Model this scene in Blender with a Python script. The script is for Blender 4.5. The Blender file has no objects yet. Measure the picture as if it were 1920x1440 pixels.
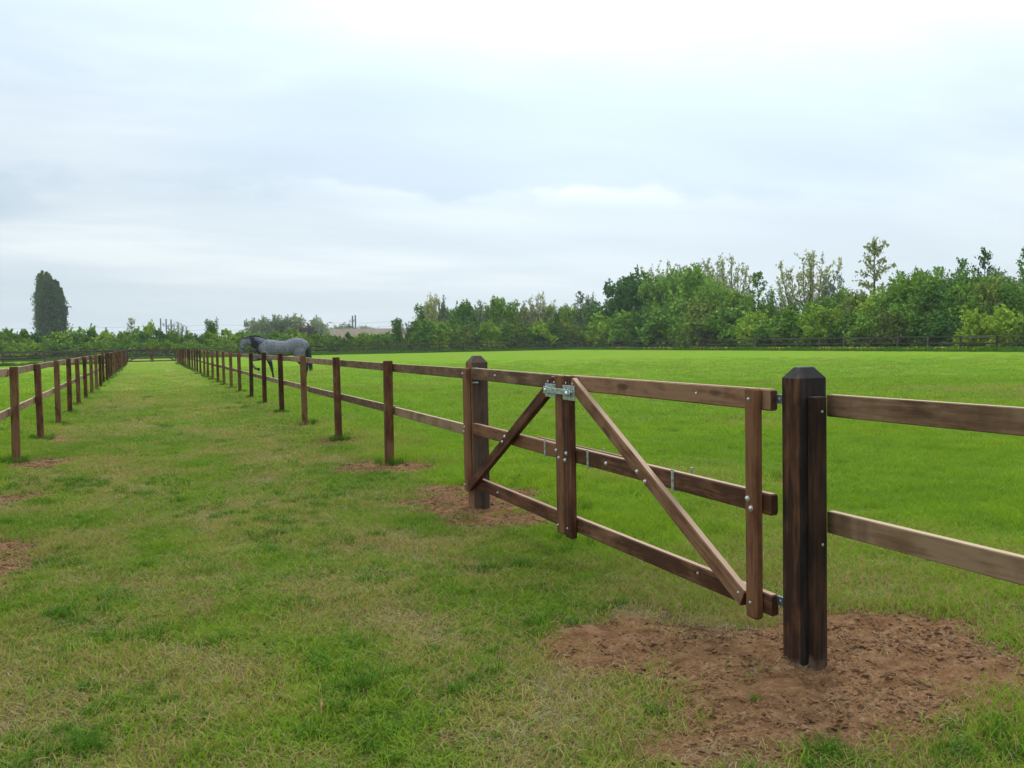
import bpy, math, random
import numpy as np
from mathutils import Vector, Matrix, Euler
random.seed(7); RNG = np.random.default_rng(11)
C = bpy.context.scene.collection
SC = bpy.context.scene
PI = math.pi

# ------------------------------------------------------------------ camera
EYE, FPX = 1.55, 1800.0
YAW, PITCH, ROLL = math.radians(20.8616), math.radians(-2.579), math.radians(1.02)
Fv = Vector((math.sin(YAW)*math.cos(PITCH), math.cos(YAW)*math.cos(PITCH), math.sin(PITCH)))
Rv = Vector((math.cos(YAW), -math.sin(YAW), 0)); Uv = Rv.cross(Fv)
R2 = Rv*math.cos(ROLL) - Uv*math.sin(ROLL); U2 = Rv*math.sin(ROLL) + Uv*math.cos(ROLL)
cam = bpy.data.objects.new('camera', bpy.data.cameras.new('camera')); C.objects.link(cam)
cam.data.sensor_width = 36.0; cam.data.lens = FPX/1920*36
cam.data.clip_start = 0.05; cam.data.clip_end = 6000
M = Matrix((R2, U2, -Fv)).transposed().to_4x4(); M.translation = (0, 0, EYE)
cam.matrix_world = M
SC.camera = cam
def survey(px, D):
    """ground position at a bearing (given by its place across the view) and a distance along the view axis"""
    t = (px-960)/FPX
    v = Fv + R2*t; v = v*D
    return v.x, v.y
def height_at(px, py, D):
    hy = 656-0.0178*px
    return EYE + (hy-py)/FPX*D

# ------------------------------------------------------------------ sky, sun, exposure
SUN_EL, SUN_AZ = math.radians(42), math.radians(33)      # azimuth clockwise from +Y
w = bpy.data.worlds.new('World'); SC.world = w; w.use_nodes = True
nt = w.node_tree; nt.nodes.clear()
def N(nt, t, **k):
    n = nt.nodes.new(t)
    for a, b in k.items():
        if a.startswith('i_'):
            key = a[2:]; key = int(key) if key.isdigit() else key.replace('_', ' ')
            n.inputs[key].default_value = b
        else: setattr(n, a, b)
    return n
def lk(nt, a, b): nt.links.new(a, b)
def math_n(nt, op, a, b=None, c=None, clamp=False):
    n = nt.nodes.new('ShaderNodeMath'); n.operation = op; n.use_clamp = clamp
    for i, v in enumerate((a, b, c)):
        if v is None: continue
        if isinstance(v, (int, float)): n.inputs[i].default_value = v
        else: nt.links.new(v, n.inputs[i])
    return n.outputs[0]
def ramp(nt, fac, stops, interp='LINEAR'):
    n = nt.nodes.new('ShaderNodeValToRGB'); n.color_ramp.interpolation = interp
    e = n.color_ramp.elements
    while len(e) < len(stops): e.new(0.5)
    for el, (p, c) in zip(e, stops):
        el.position = p; el.color = (*c, 1) if len(c) == 3 else c
    nt.links.new(fac, n.inputs[0]); return n.outputs[0]
def mix(nt, fac, a, b, mode='MIX'):
    n = nt.nodes.new('ShaderNodeMix'); n.data_type = 'RGBA'; n.blend_type = mode
    for s, v in ((n.inputs[0], fac), (n.inputs[6], a), (n.inputs[7], b)):
        if isinstance(v, (int, float)): s.default_value = v
        elif isinstance(v, tuple): s.default_value = (*v, 1)
        else: nt.links.new(v, s)
    return n.outputs[2]
tc = N(nt, 'ShaderNodeTexCoord')
sky = N(nt, 'ShaderNodeTexSky', sky_type='NISHITA', sun_disc=False, sun_elevation=SUN_EL, sun_rotation=SUN_AZ)
sky.air_density = 1.0; sky.dust_density = 3.0
# overcast cloud deck: noise on the dome, flattened towards the horizon
sep = N(nt, 'ShaderNodeSeparateXYZ'); lk(nt, tc.outputs['Generated'], sep.inputs[0])
zz = math_n(nt, 'MAXIMUM', sep.outputs[2], 0.0)
den = math_n(nt, 'ADD', zz, 0.16)
cx_ = math_n(nt, 'DIVIDE', sep.outputs[0], den); cy_ = math_n(nt, 'DIVIDE', sep.outputs[1], den)
cmb = N(nt, 'ShaderNodeCombineXYZ'); lk(nt, cx_, cmb.inputs[0]); lk(nt, cy_, cmb.inputs[1])
mp = N(nt, 'ShaderNodeMapping'); lk(nt, cmb.outputs[0], mp.inputs[0])
mp.inputs['Rotation'].default_value = (0, 0, YAW); mp.inputs['Scale'].default_value = (0.42, 1.0, 1); mp.inputs['Location'].default_value = (1.7, 4.15, 0)
n1 = N(nt, 'ShaderNodeTexNoise', i_Scale=1.0, i_Detail=5.0, i_Roughness=0.48, i_Distortion=0.35); lk(nt, mp.outputs[0], n1.inputs[0])
n2 = N(nt, 'ShaderNodeTexNoise', i_Scale=2.6, i_Detail=4.0, i_Roughness=0.5); lk(nt, mp.outputs[0], n2.inputs[0])
cl = math_n(nt, 'ADD', math_n(nt, 'MULTIPLY', n1.outputs[0], 0.7), math_n(nt, 'MULTIPLY', n2.outputs[0], 0.3))
# veiled sun: brighter cloud round its direction
sd = Vector((math.sin(SUN_AZ)*math.cos(SUN_EL), math.cos(SUN_AZ)*math.cos(SUN_EL), math.sin(SUN_EL)))
dp = N(nt, 'ShaderNodeVectorMath', operation='DOT_PRODUCT'); lk(nt, tc.outputs['Generated'], dp.inputs[0]); dp.inputs[1].default_value = sd
glow = math_n(nt, 'POWER', math_n(nt, 'MAXIMUM', dp.outputs['Value'], 0.0), 9.0)
col = ramp(nt, cl, [(0.36, (4.6, 5.5, 6.4)), (0.46, (5.2, 6.1, 6.85)), (0.54, (5.9, 6.7, 7.3)), (0.64, (7.7, 8.3, 8.6))])
hz = math_n(nt, 'SUBTRACT', 1.0, math_n(nt, 'MULTIPLY', zz, 5.5), clamp=True)
# one long stratus bank, low across the view, with a ragged crisp lower edge, and a smaller one to the left
az = math_n(nt, 'SUBTRACT', math_n(nt, 'ARCTAN2', sep.outputs[0], sep.outputs[1]), YAW)
el = math_n(nt, 'ARCSINE', sep.outputs[2])
nz = N(nt, 'ShaderNodeTexNoise', i_Scale=5.0, i_Detail=5.0, i_Roughness=.55); mz_ = N(nt, 'ShaderNodeMapping'); mz_.inputs['Scale'].default_value = (1, 1, 2.2); lk(nt, tc.outputs['Generated'], mz_.inputs[0]); lk(nt, mz_.outputs[0], nz.inputs[0])
wob = math_n(nt, 'SUBTRACT', nz.outputs[0], .5)
def bank_(azc, elc, ra, up, dn):
    e = math_n(nt, 'ADD', math_n(nt, 'SUBTRACT', el, elc), math_n(nt, 'MULTIPLY', wob, .16))
    v = math_n(nt, 'MAXIMUM', math_n(nt, 'DIVIDE', e, up), math_n(nt, 'DIVIDE', e, -dn))
    u = math_n(nt, 'DIVIDE', math_n(nt, 'ADD', math_n(nt, 'SUBTRACT', az, azc), math_n(nt, 'MULTIPLY', wob, .3)), ra)
    rr = math_n(nt, 'SQRT', math_n(nt, 'ADD', math_n(nt, 'MULTIPLY', v, v), math_n(nt, 'MULTIPLY', u, u)))
    return ramp(nt, rr, [(0.5, (1, 1, 1)), (1.12, (0, 0, 0))], 'EASE')
hz = math_n(nt, 'SUBTRACT', 1.0, math_n(nt, 'MULTIPLY', zz, 5.5), clamp=True)
STRAT = (4.15, 5.25, 6.3)
bk = math_n(nt, 'MAXIMUM', bank_(.06, .175, .50, .16, .040), math_n(nt, 'MAXIMUM', bank_(-.56, .14, .15, .045, .035), math_n(nt, 'MULTIPLY', bank_(-.36, .30, .26, .11, .07), .7)))
col = mix(nt, math_n(nt, 'MULTIPLY', hz, 0.85), col, (5.7, 6.6, 7.15))
col = mix(nt, math_n(nt, 'MULTIPLY', bk, .66), col, STRAT)
gain = math_n(nt, 'ADD', 1.0, math_n(nt, 'ADD', math_n(nt, 'MULTIPLY', math_n(nt, 'MULTIPLY', zz, zz), 2.2), math_n(nt, 'MULTIPLY', glow, 1.35)))
vm = N(nt, 'ShaderNodeVectorMath', operation='SCALE'); lk(nt, col, vm.inputs[0]); lk(nt, gain, vm.inputs['Scale'])
fin = mix(nt, 0.94, sky.outputs[0], vm.outputs[0])
bg = N(nt, 'ShaderNodeBackground', i_Strength=0.10); lk(nt, fin, bg.inputs[0])
out = N(nt, 'ShaderNodeOutputWorld'); lk(nt, bg.outputs[0], out.inputs[0])
sun = bpy.data.objects.new('sun', bpy.data.lights.new('sun', 'SUN')); C.objects.link(sun)
sun.data.energy = 1.5; sun.data.angle = math.radians(18); sun.data.color = (1, 0.96, 0.9)
sun.rotation_euler = (-sd).to_track_quat('-Z', 'Y').to_euler()
SC.view_settings.view_transform = 'Standard'; SC.view_settings.look = 'None'
SC.view_settings.exposure = 0.25; SC.view_settings.gamma = 1.0; SC.view_settings.use_curve_mapping = False
HAZE = .00024
SC.render.engine = 'CYCLES'; SC.cycles.max_bounces = 6; SC.cycles.transparent_max_bounces = 8

# ------------------------------------------------------------------ helpers
def tag(o, label=None, cat=None, group=None, kind=None):
    if label: o['label'] = label
    if cat: o['category'] = cat
    if group: o['group'] = group
    if kind: o['kind'] = kind
    return o
def empty(name, loc, label=None, cat=None, group=None, rz=0):
    o = bpy.data.objects.new(name, None); C.objects.link(o); o.location = loc; o.rotation_euler = (0, 0, rz)
    o.empty_display_size = 0.1
    return tag(o, label, cat, group)
def link(name, me, parent=None, mat=None):
    o = bpy.data.objects.new(name, me); C.objects.link(o)
    if parent: o.parent = parent
    if mat is not None and len(me.materials) == 0: me.materials.append(mat)
    return o
def mesh(name, v, f, mat=None, smooth=False):
    me = bpy.data.meshes.new(name); me.from_pydata([tuple(p) for p in v], [], f)
    if mat: me.materials.append(mat)
    if smooth: me.polygons.foreach_set('use_smooth', [True]*len(me.polygons))
    me.update(); return me
def quick_mesh(name, V, F, mat=None, smooth=False):
    """V (n,3), F (m,k) numpy arrays"""
    me = bpy.data.meshes.new(name); V = np.asarray(V, np.float32); F = np.asarray(F, np.int32); m, k = F.shape
    me.vertices.add(len(V)); me.vertices.foreach_set('co', V.ravel())
    me.loops.add(m*k); me.loops.foreach_set('vertex_index', F.ravel())
    me.polygons.add(m); me.polygons.foreach_set('loop_start', np.arange(0, m*k, k, dtype=np.int32))
    if smooth: me.polygons.foreach_set('use_smooth', np.ones(m, bool))
    me.update(calc_edges=True)
    if mat: me.materials.append(mat)
    return me
# value noise in numpy -------------------------------------------------
_T = np.random.default_rng(5).random((256, 256))
def vnoise(x, y):
    xi = np.floor(x).astype(int); yi = np.floor(y).astype(int); fx = x-xi; fy = y-yi
    fx = fx*fx*(3-2*fx); fy = fy*fy*(3-2*fy)
    a = _T[xi % 256, yi % 256]; b = _T[(xi+1) % 256, yi % 256]; c = _T[xi % 256, (yi+1) % 256]; d = _T[(xi+1) % 256, (yi+1) % 256]
    return (a*(1-fx)+b*fx)*(1-fy)+(c*(1-fx)+d*fx)*fy
def fbm(x, y, s, o=4):
    r = 0; a = .5; t = 0
    for i in range(o):
        r = r+a*vnoise(x/s+17.3*i, y/s-9.1*i); t += a; a *= .5; s *= .5
    return r/t
def smooth(a, b, x):
    t = np.clip((x-a)/(b-a), 0, 1); return t*t*(3-2*t)
# soil patches: x, y, half-length x, half-length y, rotation, strength
PATCH = [(3.06, 3.60, 1.02, 0.86, 0.0, 1.0), (2.42, 4.22, 0.62, 0.55, -0.6, .9), (2.95, 8.75, 0.80, 1.05, 0.2, .95), (2.6, 8.0, .45, .6, 0, .8), (3.05, 7.75, .5, .55, 0, .6),
         (2.75, 11.65, .62, .75, 0, .8), (2.85, 15.1, .45, .7, 0, .75), (-1.15, 8.2, .42, 1.3, 0.1, .75), (-1.3, 11.2, .5, .6, 0, .6),
         (-1.4, 14.5, .5, .9, 0, .6), (-1.45, 18.2, .4, .8, 0, .55), (2.9, 18.6, .3, .6, 0, .5), (-1.5, 21.5, .35, .8, 0, .45), (1.95, 3.0, .35, .3, .3, .45), (1.05, 3.55, .2, .16, 0, .4)]
def dirt(x, y):
    n = fbm(x, y, .55, 5)-.5; n2 = fbm(x+40, y+3, .16, 3)-.5
    d = np.zeros_like(x)
    for px, py, a, b, r, s in PATCH:
        c_, s_ = math.cos(r), math.sin(r); u = ((x-px)*c_+(y-py)*s_)/a; v = (-(x-px)*s_+(y-py)*c_)/b
        rr = np.sqrt(u*u+v*v)+n*1.1+n2*.5
        d = np.maximum(d, s*(1-smooth(.60, 1.15, rr)))
    return d
def mound(x, y):
    d = np.zeros_like(x)
    for px, py, a, b, r, s in PATCH[:5]:
        d = np.maximum(d, .012*s*np.exp(-(((x-px)/a)**2+((y-py)/b)**2)*1.6))
    return d
def in_lane(x): return smooth(-1.95, -1.45, x)*(1-smooth(2.7, 3.2, x))
def dryness(x, y):
    """0 lush .. 1 straw"""
    tracks = np.exp(-((x+.35+.1*np.sin(y*.2))/.42)**2)+np.exp(-((x-1.42)/.48)**2)
    near = 1-smooth(6, 22, y)
    n = fbm(x, y*.45, 1.0, 4); n2 = fbm(x+71, y*.7, .42, 3)
    lane = (.14+.34*tracks+.24*near)+(n-.5)*1.8+(n2-.5)*2.1+(fbm(x+13, y+77, .13, 2)-.5)*1.7
    field = .0+(fbm(x+9, y+5, 2.4, 4)-.5)*1.3+.25*(1-smooth(4, 9, y))*(1-smooth(4, 7, x))
    edge = .35*(1-smooth(140, 120, y)) + 0.5*smooth(138, 143, y) + .45*smooth(98, 101, y)*(1-smooth(3, 8, x))
    L = in_lane(x)*(1-smooth(97, 100, y))
    return np.clip(L*lane+(1-L)*field+edge, 0, 1)
def ground_z(x, y):
    near = 1-smooth(25, 60, np.hypot(x, y))
    z = (fbm(x, y, 3.0, 3)-.5)*.05*near+(fbm(x+5, y, .35, 2)-.5)*.022*near
    d = dirt(x, y)
    return z+mound(x, y)*(.8+.4*fbm(x, y, .2, 2))+d*(fbm(x+3, y+8, .14, 3)-.5)*.075*near

# ------------------------------------------------------------------ materials
def new_mat(name):
    m = bpy.data.materials.new(name); m.use_nodes = True; nt = m.node_tree; nt.nodes.clear()
    o = nt.nodes.new('ShaderNodeOutputMaterial'); b = nt.nodes.new('ShaderNodeBsdfPrincipled')
    nt.links.new(b.outputs[0], o.inputs[0]); return m, nt, b, o
def plain(name, col, rough=.6, metal=0.0, var=.12, scale=30):
    m, nt, b, o = new_mat(name)
    t = N(nt, 'ShaderNodeTexCoord'); n = N(nt, 'ShaderNodeTexNoise', i_Scale=scale, i_Detail=3.0); lk(nt, t.outputs['Object'], n.inputs[0])
    lk(nt, ramp(nt, n.outputs[0], [(.3, tuple(c*(1-var*2) for c in col)), (.7, tuple(min(1, c*(1+var)) for c in col))]), b.inputs['Base Color'])
    b.inputs['Roughness'].default_value = rough; b.inputs['Metallic'].default_value = metal
    return m
LUSH_A, LUSH_B, LUSH_C = (.165, .300, .010), (.235, .355, .010), (.090, .190, .009)
LANE_A, LANE_B = (.105, .205, .008), (.190, .285, .010)
STRAW = (.36, .245, .090)
def grass_colour(nt, pos, dry, lane):
    big = N(nt, 'ShaderNodeTexNoise', i_Scale=.33, i_Detail=3.0); lk(nt, pos, big.inputs[0])
    med = N(nt, 'ShaderNodeTexNoise', i_Scale=2.3, i_Detail=3.0, i_Roughness=.6); lk(nt, pos, med.inputs[0])
    a = mix(nt, ramp(nt, big.outputs[0], [(.35, (0, 0, 0)), (.65, (1, 1, 1))]), LUSH_A, LUSH_B)
    a = mix(nt, ramp(nt, med.outputs[0], [(.44, (0, 0, 0)), (.68, (.65, .65, .65))]), a, LUSH_C)
    l = mix(nt, ramp(nt, big.outputs[0], [(.38, (0, 0, 0)), (.62, (1, 1, 1))]), LANE_A, LANE_B)
    l = mix(nt, ramp(nt, med.outputs[0], [(.5, (0, 0, 0)), (.72, (.7, .7, .7))]), l, (.040, .095, .010))
    fin = N(nt, 'ShaderNodeTexNoise', i_Scale=7.5, i_Detail=4.0, i_Roughness=.7); lk(nt, pos, fin.inputs[0])
    l = mix(nt, ramp(nt, fin.outputs[0], [(.34, (.75, .75, .75)), (.48, (0, 0, 0))]), l, (.030, .098, .014))
    l = mix(nt, ramp(nt, fin.outputs[0], [(.53, (0, 0, 0)), (.66, (.7, .7, .7))]), l, (.200, .215, .030))
    c = mix(nt, lane, a, l)
    return mix(nt, dry, c, STRAW)
def ground_material():
    m, nt, b, o = new_mat('ground_turf')
    g = N(nt, 'ShaderNodeNewGeometry'); pos = g.outputs['Position']
    ad = N(nt, 'ShaderNodeAttribute', attribute_name='dry').outputs['Fac']
    ds = N(nt, 'ShaderNodeAttribute', attribute_name='dirt').outputs['Fac']
    ln = N(nt, 'ShaderNodeAttribute', attribute_name='lane').outputs['Fac']
    far = N(nt, 'ShaderNodeAttribute', attribute_name='bare').outputs['Fac']
    f = N(nt, 'ShaderNodeTexNoise', i_Scale=45.0, i_Detail=4.0, i_Roughness=.7); lk(nt, pos, f.inputs[0])
    drym = math_n(nt, 'MULTIPLY', ad, math_n(nt, 'ADD', .35, math_n(nt, 'MULTIPLY', f.outputs[0], .5)), clamp=True)
    gc = grass_colour(nt, pos, drym, ln)
    # thatch and earth seen between the blades close by
    th = ramp(nt, f.outputs[0], [(.35, (.055, .040, .018)), (.65, (.19, .12, .06))])
    gc = mix(nt, .42, gc, mix(nt, f.outputs[0], (.03, .07, .01), (.12, .20, .02)))
    gc = mix(nt, far, gc, th)
    s1 = N(nt, 'ShaderNodeTexNoise', i_Scale=9.0, i_Detail=6.0, i_Roughness=.7); lk(nt, pos, s1.inputs[0])
    s2 = N(nt, 'ShaderNodeTexNoise', i_Scale=70.0, i_Detail=4.0, i_Roughness=.75); lk(nt, pos, s2.inputs[0])
    sm = math_n(nt, 'ADD', math_n(nt, 'MULTIPLY', s1.outputs[0], .6), math_n(nt, 'MULTIPLY', s2.outputs[0], .4))
    soil = ramp(nt, sm, [(.36, (.078, .036, .016)), (.5, (.178, .092, .043)), (.64, (.29, .170, .090))])
    k = math_n(nt, 'ADD', ds, math_n(nt, 'MULTIPLY', math_n(nt, 'SUBTRACT', s2.outputs[0], .5), .5))
    lk(nt, mix(nt, ramp(nt, k, [(.25, (0, 0, 0)), (.5, (1, 1, 1))]), gc, soil), b.inputs['Base Color'])
    b.inputs['Roughness'].default_value = 1; b.inputs['Specular IOR Level'].default_value = .02
    bp = N(nt, 'ShaderNodeBump', i_Strength=1.0, i_Distance=.03); lk(nt, sm, bp.inputs['Height']); lk(nt, bp.outputs[0], b.inputs['Normal'])
    return m
def blade_material(name, kind):
    m, nt, b, o = new_mat(name)
    g = N(nt, 'ShaderNodeNewGeometry'); pos = g.outputs['Position']
    d = N(nt, 'ShaderNodeAttribute', attribute_name='dry', attribute_type='INSTANCER').outputs['Fac']
    ln = N(nt, 'ShaderNodeAttribute', attribute_name='lane', attribute_type='INSTANCER').outputs['Fac']
    sh = N(nt, 'ShaderNodeAttribute', attribute_name='shade').outputs['Fac']
    if kind == 'green':
        dd = math_n(nt, 'MULTIPLY', d, 1.0)
        # every blade is either green or straw, more of them straw where the turf is dry
        isdry = ramp(nt, math_n(nt, 'SUBTRACT', dd, sh), [(.0, (.0, .0, .0)), (.13, (1, 1, 1))])
        c = grass_colour(nt, pos, isdry, ln)
        c = mix(nt, math_n(nt, 'MULTIPLY', sh, .55), c, (.22, .34, .02))
    elif kind == 'tuft':
        c = mix(nt, sh, (.040, .115, .008), (.120, .235, .014))
    else:
        c = mix(nt, sh, (.22, .17, .08), (.46, .40, .23))
    lk(nt, c, b.inputs['Base Color']); b.inputs['Roughness'].default_value = .7; b.inputs['Specular IOR Level'].default_value = .12
    tr = N(nt, 'ShaderNodeBsdfTranslucent'); lk(nt, c, tr.inputs[0])
    ms = N(nt, 'ShaderNodeMixShader', i_0=.35); lk(nt, b.outputs[0], ms.inputs[1]); lk(nt, tr.outputs[0], ms.inputs[2]); lk(nt, ms.outputs[0], o.inputs[0])
    return m
def leaf_material(name, dark, light, trans=.16):
    m, nt, b, o = new_mat(name)
    t = N(nt, 'ShaderNodeTexCoord'); oi = N(nt, 'ShaderNodeObjectInfo'); g = N(nt, 'ShaderNodeNewGeometry')
    n = N(nt, 'ShaderNodeTexNoise', i_Scale=.55, i_Detail=4.0, i_Roughness=.65); lk(nt, g.outputs['Position'], n.inputs[0])
    sh = N(nt, 'ShaderNodeAttribute', attribute_name='shade').outputs['Fac']
    k = math_n(nt, 'ADD', math_n(nt, 'MULTIPLY', n.outputs[0], .75), math_n(nt, 'MULTIPLY', sh, .45))
    k = math_n(nt, 'ADD', k, math_n(nt, 'MULTIPLY', math_n(nt, 'SUBTRACT', oi.outputs['Random'], .5), .6))
    c = ramp(nt, k, [(.3, dark), (.85, light)])
    lk(nt, c, b.inputs['Base Color']); b.inputs['Roughness'].default_value = .7; b.inputs['Specular IOR Level'].default_value = .1
    tr = N(nt, 'ShaderNodeBsdfTranslucent'); lk(nt, c, tr.inputs[0])
    ms = N(nt, 'ShaderNodeMixShader', i_0=trans); lk(nt, b.outputs[0], ms.inputs[1]); lk(nt, tr.outputs[0], ms.inputs[2]); lk(nt, ms.outputs[0], o.inputs[0])
    return m
def wood(name, dark, mid, light, top=None, knots=.6, rough=.62, splash=False, stripes=0.0):
    """timber with the grain along local X"""
    m, nt, b, o = new_mat(name)
    t = N(nt, 'ShaderNodeTexCoord'); oi = N(nt, 'ShaderNodeObjectInfo')
    off = N(nt, 'ShaderNodeVectorMath', operation='MULTIPLY_ADD'); lk(nt, t.outputs['Object'], off.inputs[0]); off.inputs[1].default_value = (1, 1, 1)
    rr = N(nt, 'ShaderNodeCombineXYZ'); k = math_n(nt, 'MULTIPLY', oi.outputs['Random'], 31.0)
    for i in range(3): lk(nt, k, rr.inputs[i])
    lk(nt, rr.outputs[0], off.inputs[2]); P = off.outputs[0]
    mg = N(nt, 'ShaderNodeMapping'); mg.inputs['Scale'].default_value = (2.4, 42, 42); lk(nt, P, mg.inputs[0])
    g1 = N(nt, 'ShaderNodeTexNoise', i_Scale=1.0, i_Detail=6.0, i_Roughness=.65, i_Distortion=.5); lk(nt, mg.outputs[0], g1.inputs[0])
    mb = N(nt, 'ShaderNodeMapping'); mb.inputs['Scale'].default_value = (2.2, 5, 5); lk(nt, P, mb.inputs[0])
    g2 = N(nt, 'ShaderNodeTexNoise', i_Scale=1.6, i_Detail=4.0, i_Roughness=.6); lk(nt, mb.outputs[0], g2.inputs[0])
    f = math_n(nt, 'ADD', math_n(nt, 'MULTIPLY', g1.outputs[0], .46), math_n(nt, 'MULTIPLY', g2.outputs[0], .54))
    f = math_n(nt, 'ADD', f, math_n(nt, 'MULTIPLY', math_n(nt, 'SUBTRACT', oi.outputs['Random'], .5), .22))
    c = ramp(nt, f, [(.38, dark), (.5, mid), (.62, light)])
    if stripes:
        ms_ = N(nt, 'ShaderNodeMapping'); ms_.inputs['Scale'].default_value = (5.5, .4, .4); lk(nt, P, ms_.inputs[0])
        g3 = N(nt, 'ShaderNodeTexNoise', i_Scale=1.0, i_Detail=3.0); lk(nt, ms_.outputs[0], g3.inputs[0])
        c = mix(nt, ramp(nt, g3.outputs[0], [(.5, (0, 0, 0)), (.62, (stripes,)*3)]), c, tuple(v*.55 for v in mid))
    mk = N(nt, 'ShaderNodeMapping'); mk.inputs['Scale'].default_value = (1.7, 6.5, 6.5); lk(nt, P, mk.inputs[0])
    vo = N(nt, 'ShaderNodeTexVoronoi', i_Scale=1.0, i_Randomness=1.0); lk(nt, mk.outputs[0], vo.inputs[0])
    c = mix(nt, math_n(nt, 'MULTIPLY', ramp(nt, vo.outputs['Distance'], [(.10, (1, 1, 1)), (.16, (0, 0, 0))]), knots), c, tuple(v*.4 for v in dark))
    # end faces mixed towards the dark tone
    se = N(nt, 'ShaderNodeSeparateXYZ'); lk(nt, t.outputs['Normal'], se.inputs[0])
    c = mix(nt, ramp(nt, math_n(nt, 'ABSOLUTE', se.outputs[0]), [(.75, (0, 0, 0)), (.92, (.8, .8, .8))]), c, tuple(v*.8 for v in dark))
    ge = N(nt, 'ShaderNodeNewGeometry')
    if top:   # upper faces mixed towards the top colour
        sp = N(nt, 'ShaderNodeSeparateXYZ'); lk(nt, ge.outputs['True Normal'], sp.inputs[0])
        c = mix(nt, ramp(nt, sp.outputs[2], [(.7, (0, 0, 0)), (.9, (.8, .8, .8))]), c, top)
    if splash:
        sp = N(nt, 'ShaderNodeSeparateXYZ'); lk(nt, ge.outputs['Position'], sp.inputs[0])
        nn = N(nt, 'ShaderNodeTexNoise', i_Scale=14.0, i_Detail=4.0); lk(nt, ge.outputs['Position'], nn.inputs[0])
        h = math_n(nt, 'ADD', sp.outputs[2], math_n(nt, 'MULTIPLY', math_n(nt, 'SUBTRACT', nn.outputs[0], .5), .22))
        c = mix(nt, ramp(nt, h, [(-.0, (.45, .45, .45)), (.06, (0, 0, 0))]), c, (.24, .16, .11))
    lk(nt, c, b.inputs['Base Color']); b.inputs['Roughness'].default_value = rough; b.inputs['Specular IOR Level'].default_value = .18
    bp = N(nt, 'ShaderNodeBump', i_Strength=.55, i_Distance=.004); lk(nt, g1.outputs[0], bp.inputs['Height']); lk(nt, bp.outputs[0], b.inputs['Normal'])
    return m
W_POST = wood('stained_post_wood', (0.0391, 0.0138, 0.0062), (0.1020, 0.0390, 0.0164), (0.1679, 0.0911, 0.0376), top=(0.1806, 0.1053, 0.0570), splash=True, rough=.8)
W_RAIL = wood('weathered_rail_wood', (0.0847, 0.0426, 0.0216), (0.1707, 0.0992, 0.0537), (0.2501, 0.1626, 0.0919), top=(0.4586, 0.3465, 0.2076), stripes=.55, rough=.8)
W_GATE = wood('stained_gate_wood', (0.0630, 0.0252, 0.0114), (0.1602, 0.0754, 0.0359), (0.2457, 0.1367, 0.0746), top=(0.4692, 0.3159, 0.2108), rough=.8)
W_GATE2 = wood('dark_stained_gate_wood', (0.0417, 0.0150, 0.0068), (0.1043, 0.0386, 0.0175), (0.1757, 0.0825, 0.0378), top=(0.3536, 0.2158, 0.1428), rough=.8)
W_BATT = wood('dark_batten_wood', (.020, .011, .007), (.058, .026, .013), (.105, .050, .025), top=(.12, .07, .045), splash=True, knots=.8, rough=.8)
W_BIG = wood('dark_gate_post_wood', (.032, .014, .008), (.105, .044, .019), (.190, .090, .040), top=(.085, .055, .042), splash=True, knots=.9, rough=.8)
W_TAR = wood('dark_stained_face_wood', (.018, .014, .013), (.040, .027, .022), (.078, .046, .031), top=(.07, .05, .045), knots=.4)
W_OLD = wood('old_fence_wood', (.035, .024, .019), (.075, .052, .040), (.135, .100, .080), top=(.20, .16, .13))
ZINC = plain('galvanised_steel', (.50, .56, .55), .38, .85, .25, 40)
ZINCB = plain('bright_bolt_steel', (.72, .73, .74), .30, .9, .1, 60)
STEEL = plain('blue_grey_hinge_steel', (.16, .20, .25), .4, .8, .2, 30)

# ------------------------------------------------------------------ ground
def axis(lo, a, b, hi, step, grow):
    c = list(np.arange(a, b+step/2, step)); s = step; v = c[-1]; up = []
    while v < hi: s *= grow; v += s; up.append(v)
    s = step; v = a; dn = []
    while v > lo: s *= grow; v -= s; dn.append(v)
    return np.array(dn[::-1]+c+up)
gx = axis(-2500, -1.8, 5.6, 2500, .032, 1.035); gy = axis(-60, 2.2, 9.6, 3500, .032, 1.03)
GX, GY = np.meshgrid(gx, gy); X = GX.ravel(); Y = GY.ravel()
Z = ground_z(X, Y); nx, ny = len(gx), len(gy)
idx = np.arange(nx*ny).reshape(ny, nx)
F = np.stack([idx[:-1, :-1], idx[:-1, 1:], idx[1:, 1:], idx[1:, :-1]], -1).reshape(-1, 4)
gm = quick_mesh('ground', np.stack([X, Y, Z], 1), F, ground_material(), True)
def attr(me, name, vals, dom='POINT'):
    a = me.attributes.new(name, 'FLOAT', dom); a.data.foreach_set('value', np.asarray(vals, np.float32))
dr = dirt(X, Y)
attr(gm, 'dirt', dr); attr(gm, 'dry', dryness(X, Y)); attr(gm, 'lane', in_lane(X)*(1-smooth(97, 100, Y))*(1-.55*smooth(14, 45, Y)))
attr(gm, 'bare', .8*(1-smooth(14, 45, np.hypot(X, Y))))
ground = tag(link('ground', gm), kind='structure', label='grass lane and paddock turf with bare soil patches round the posts')

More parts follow.
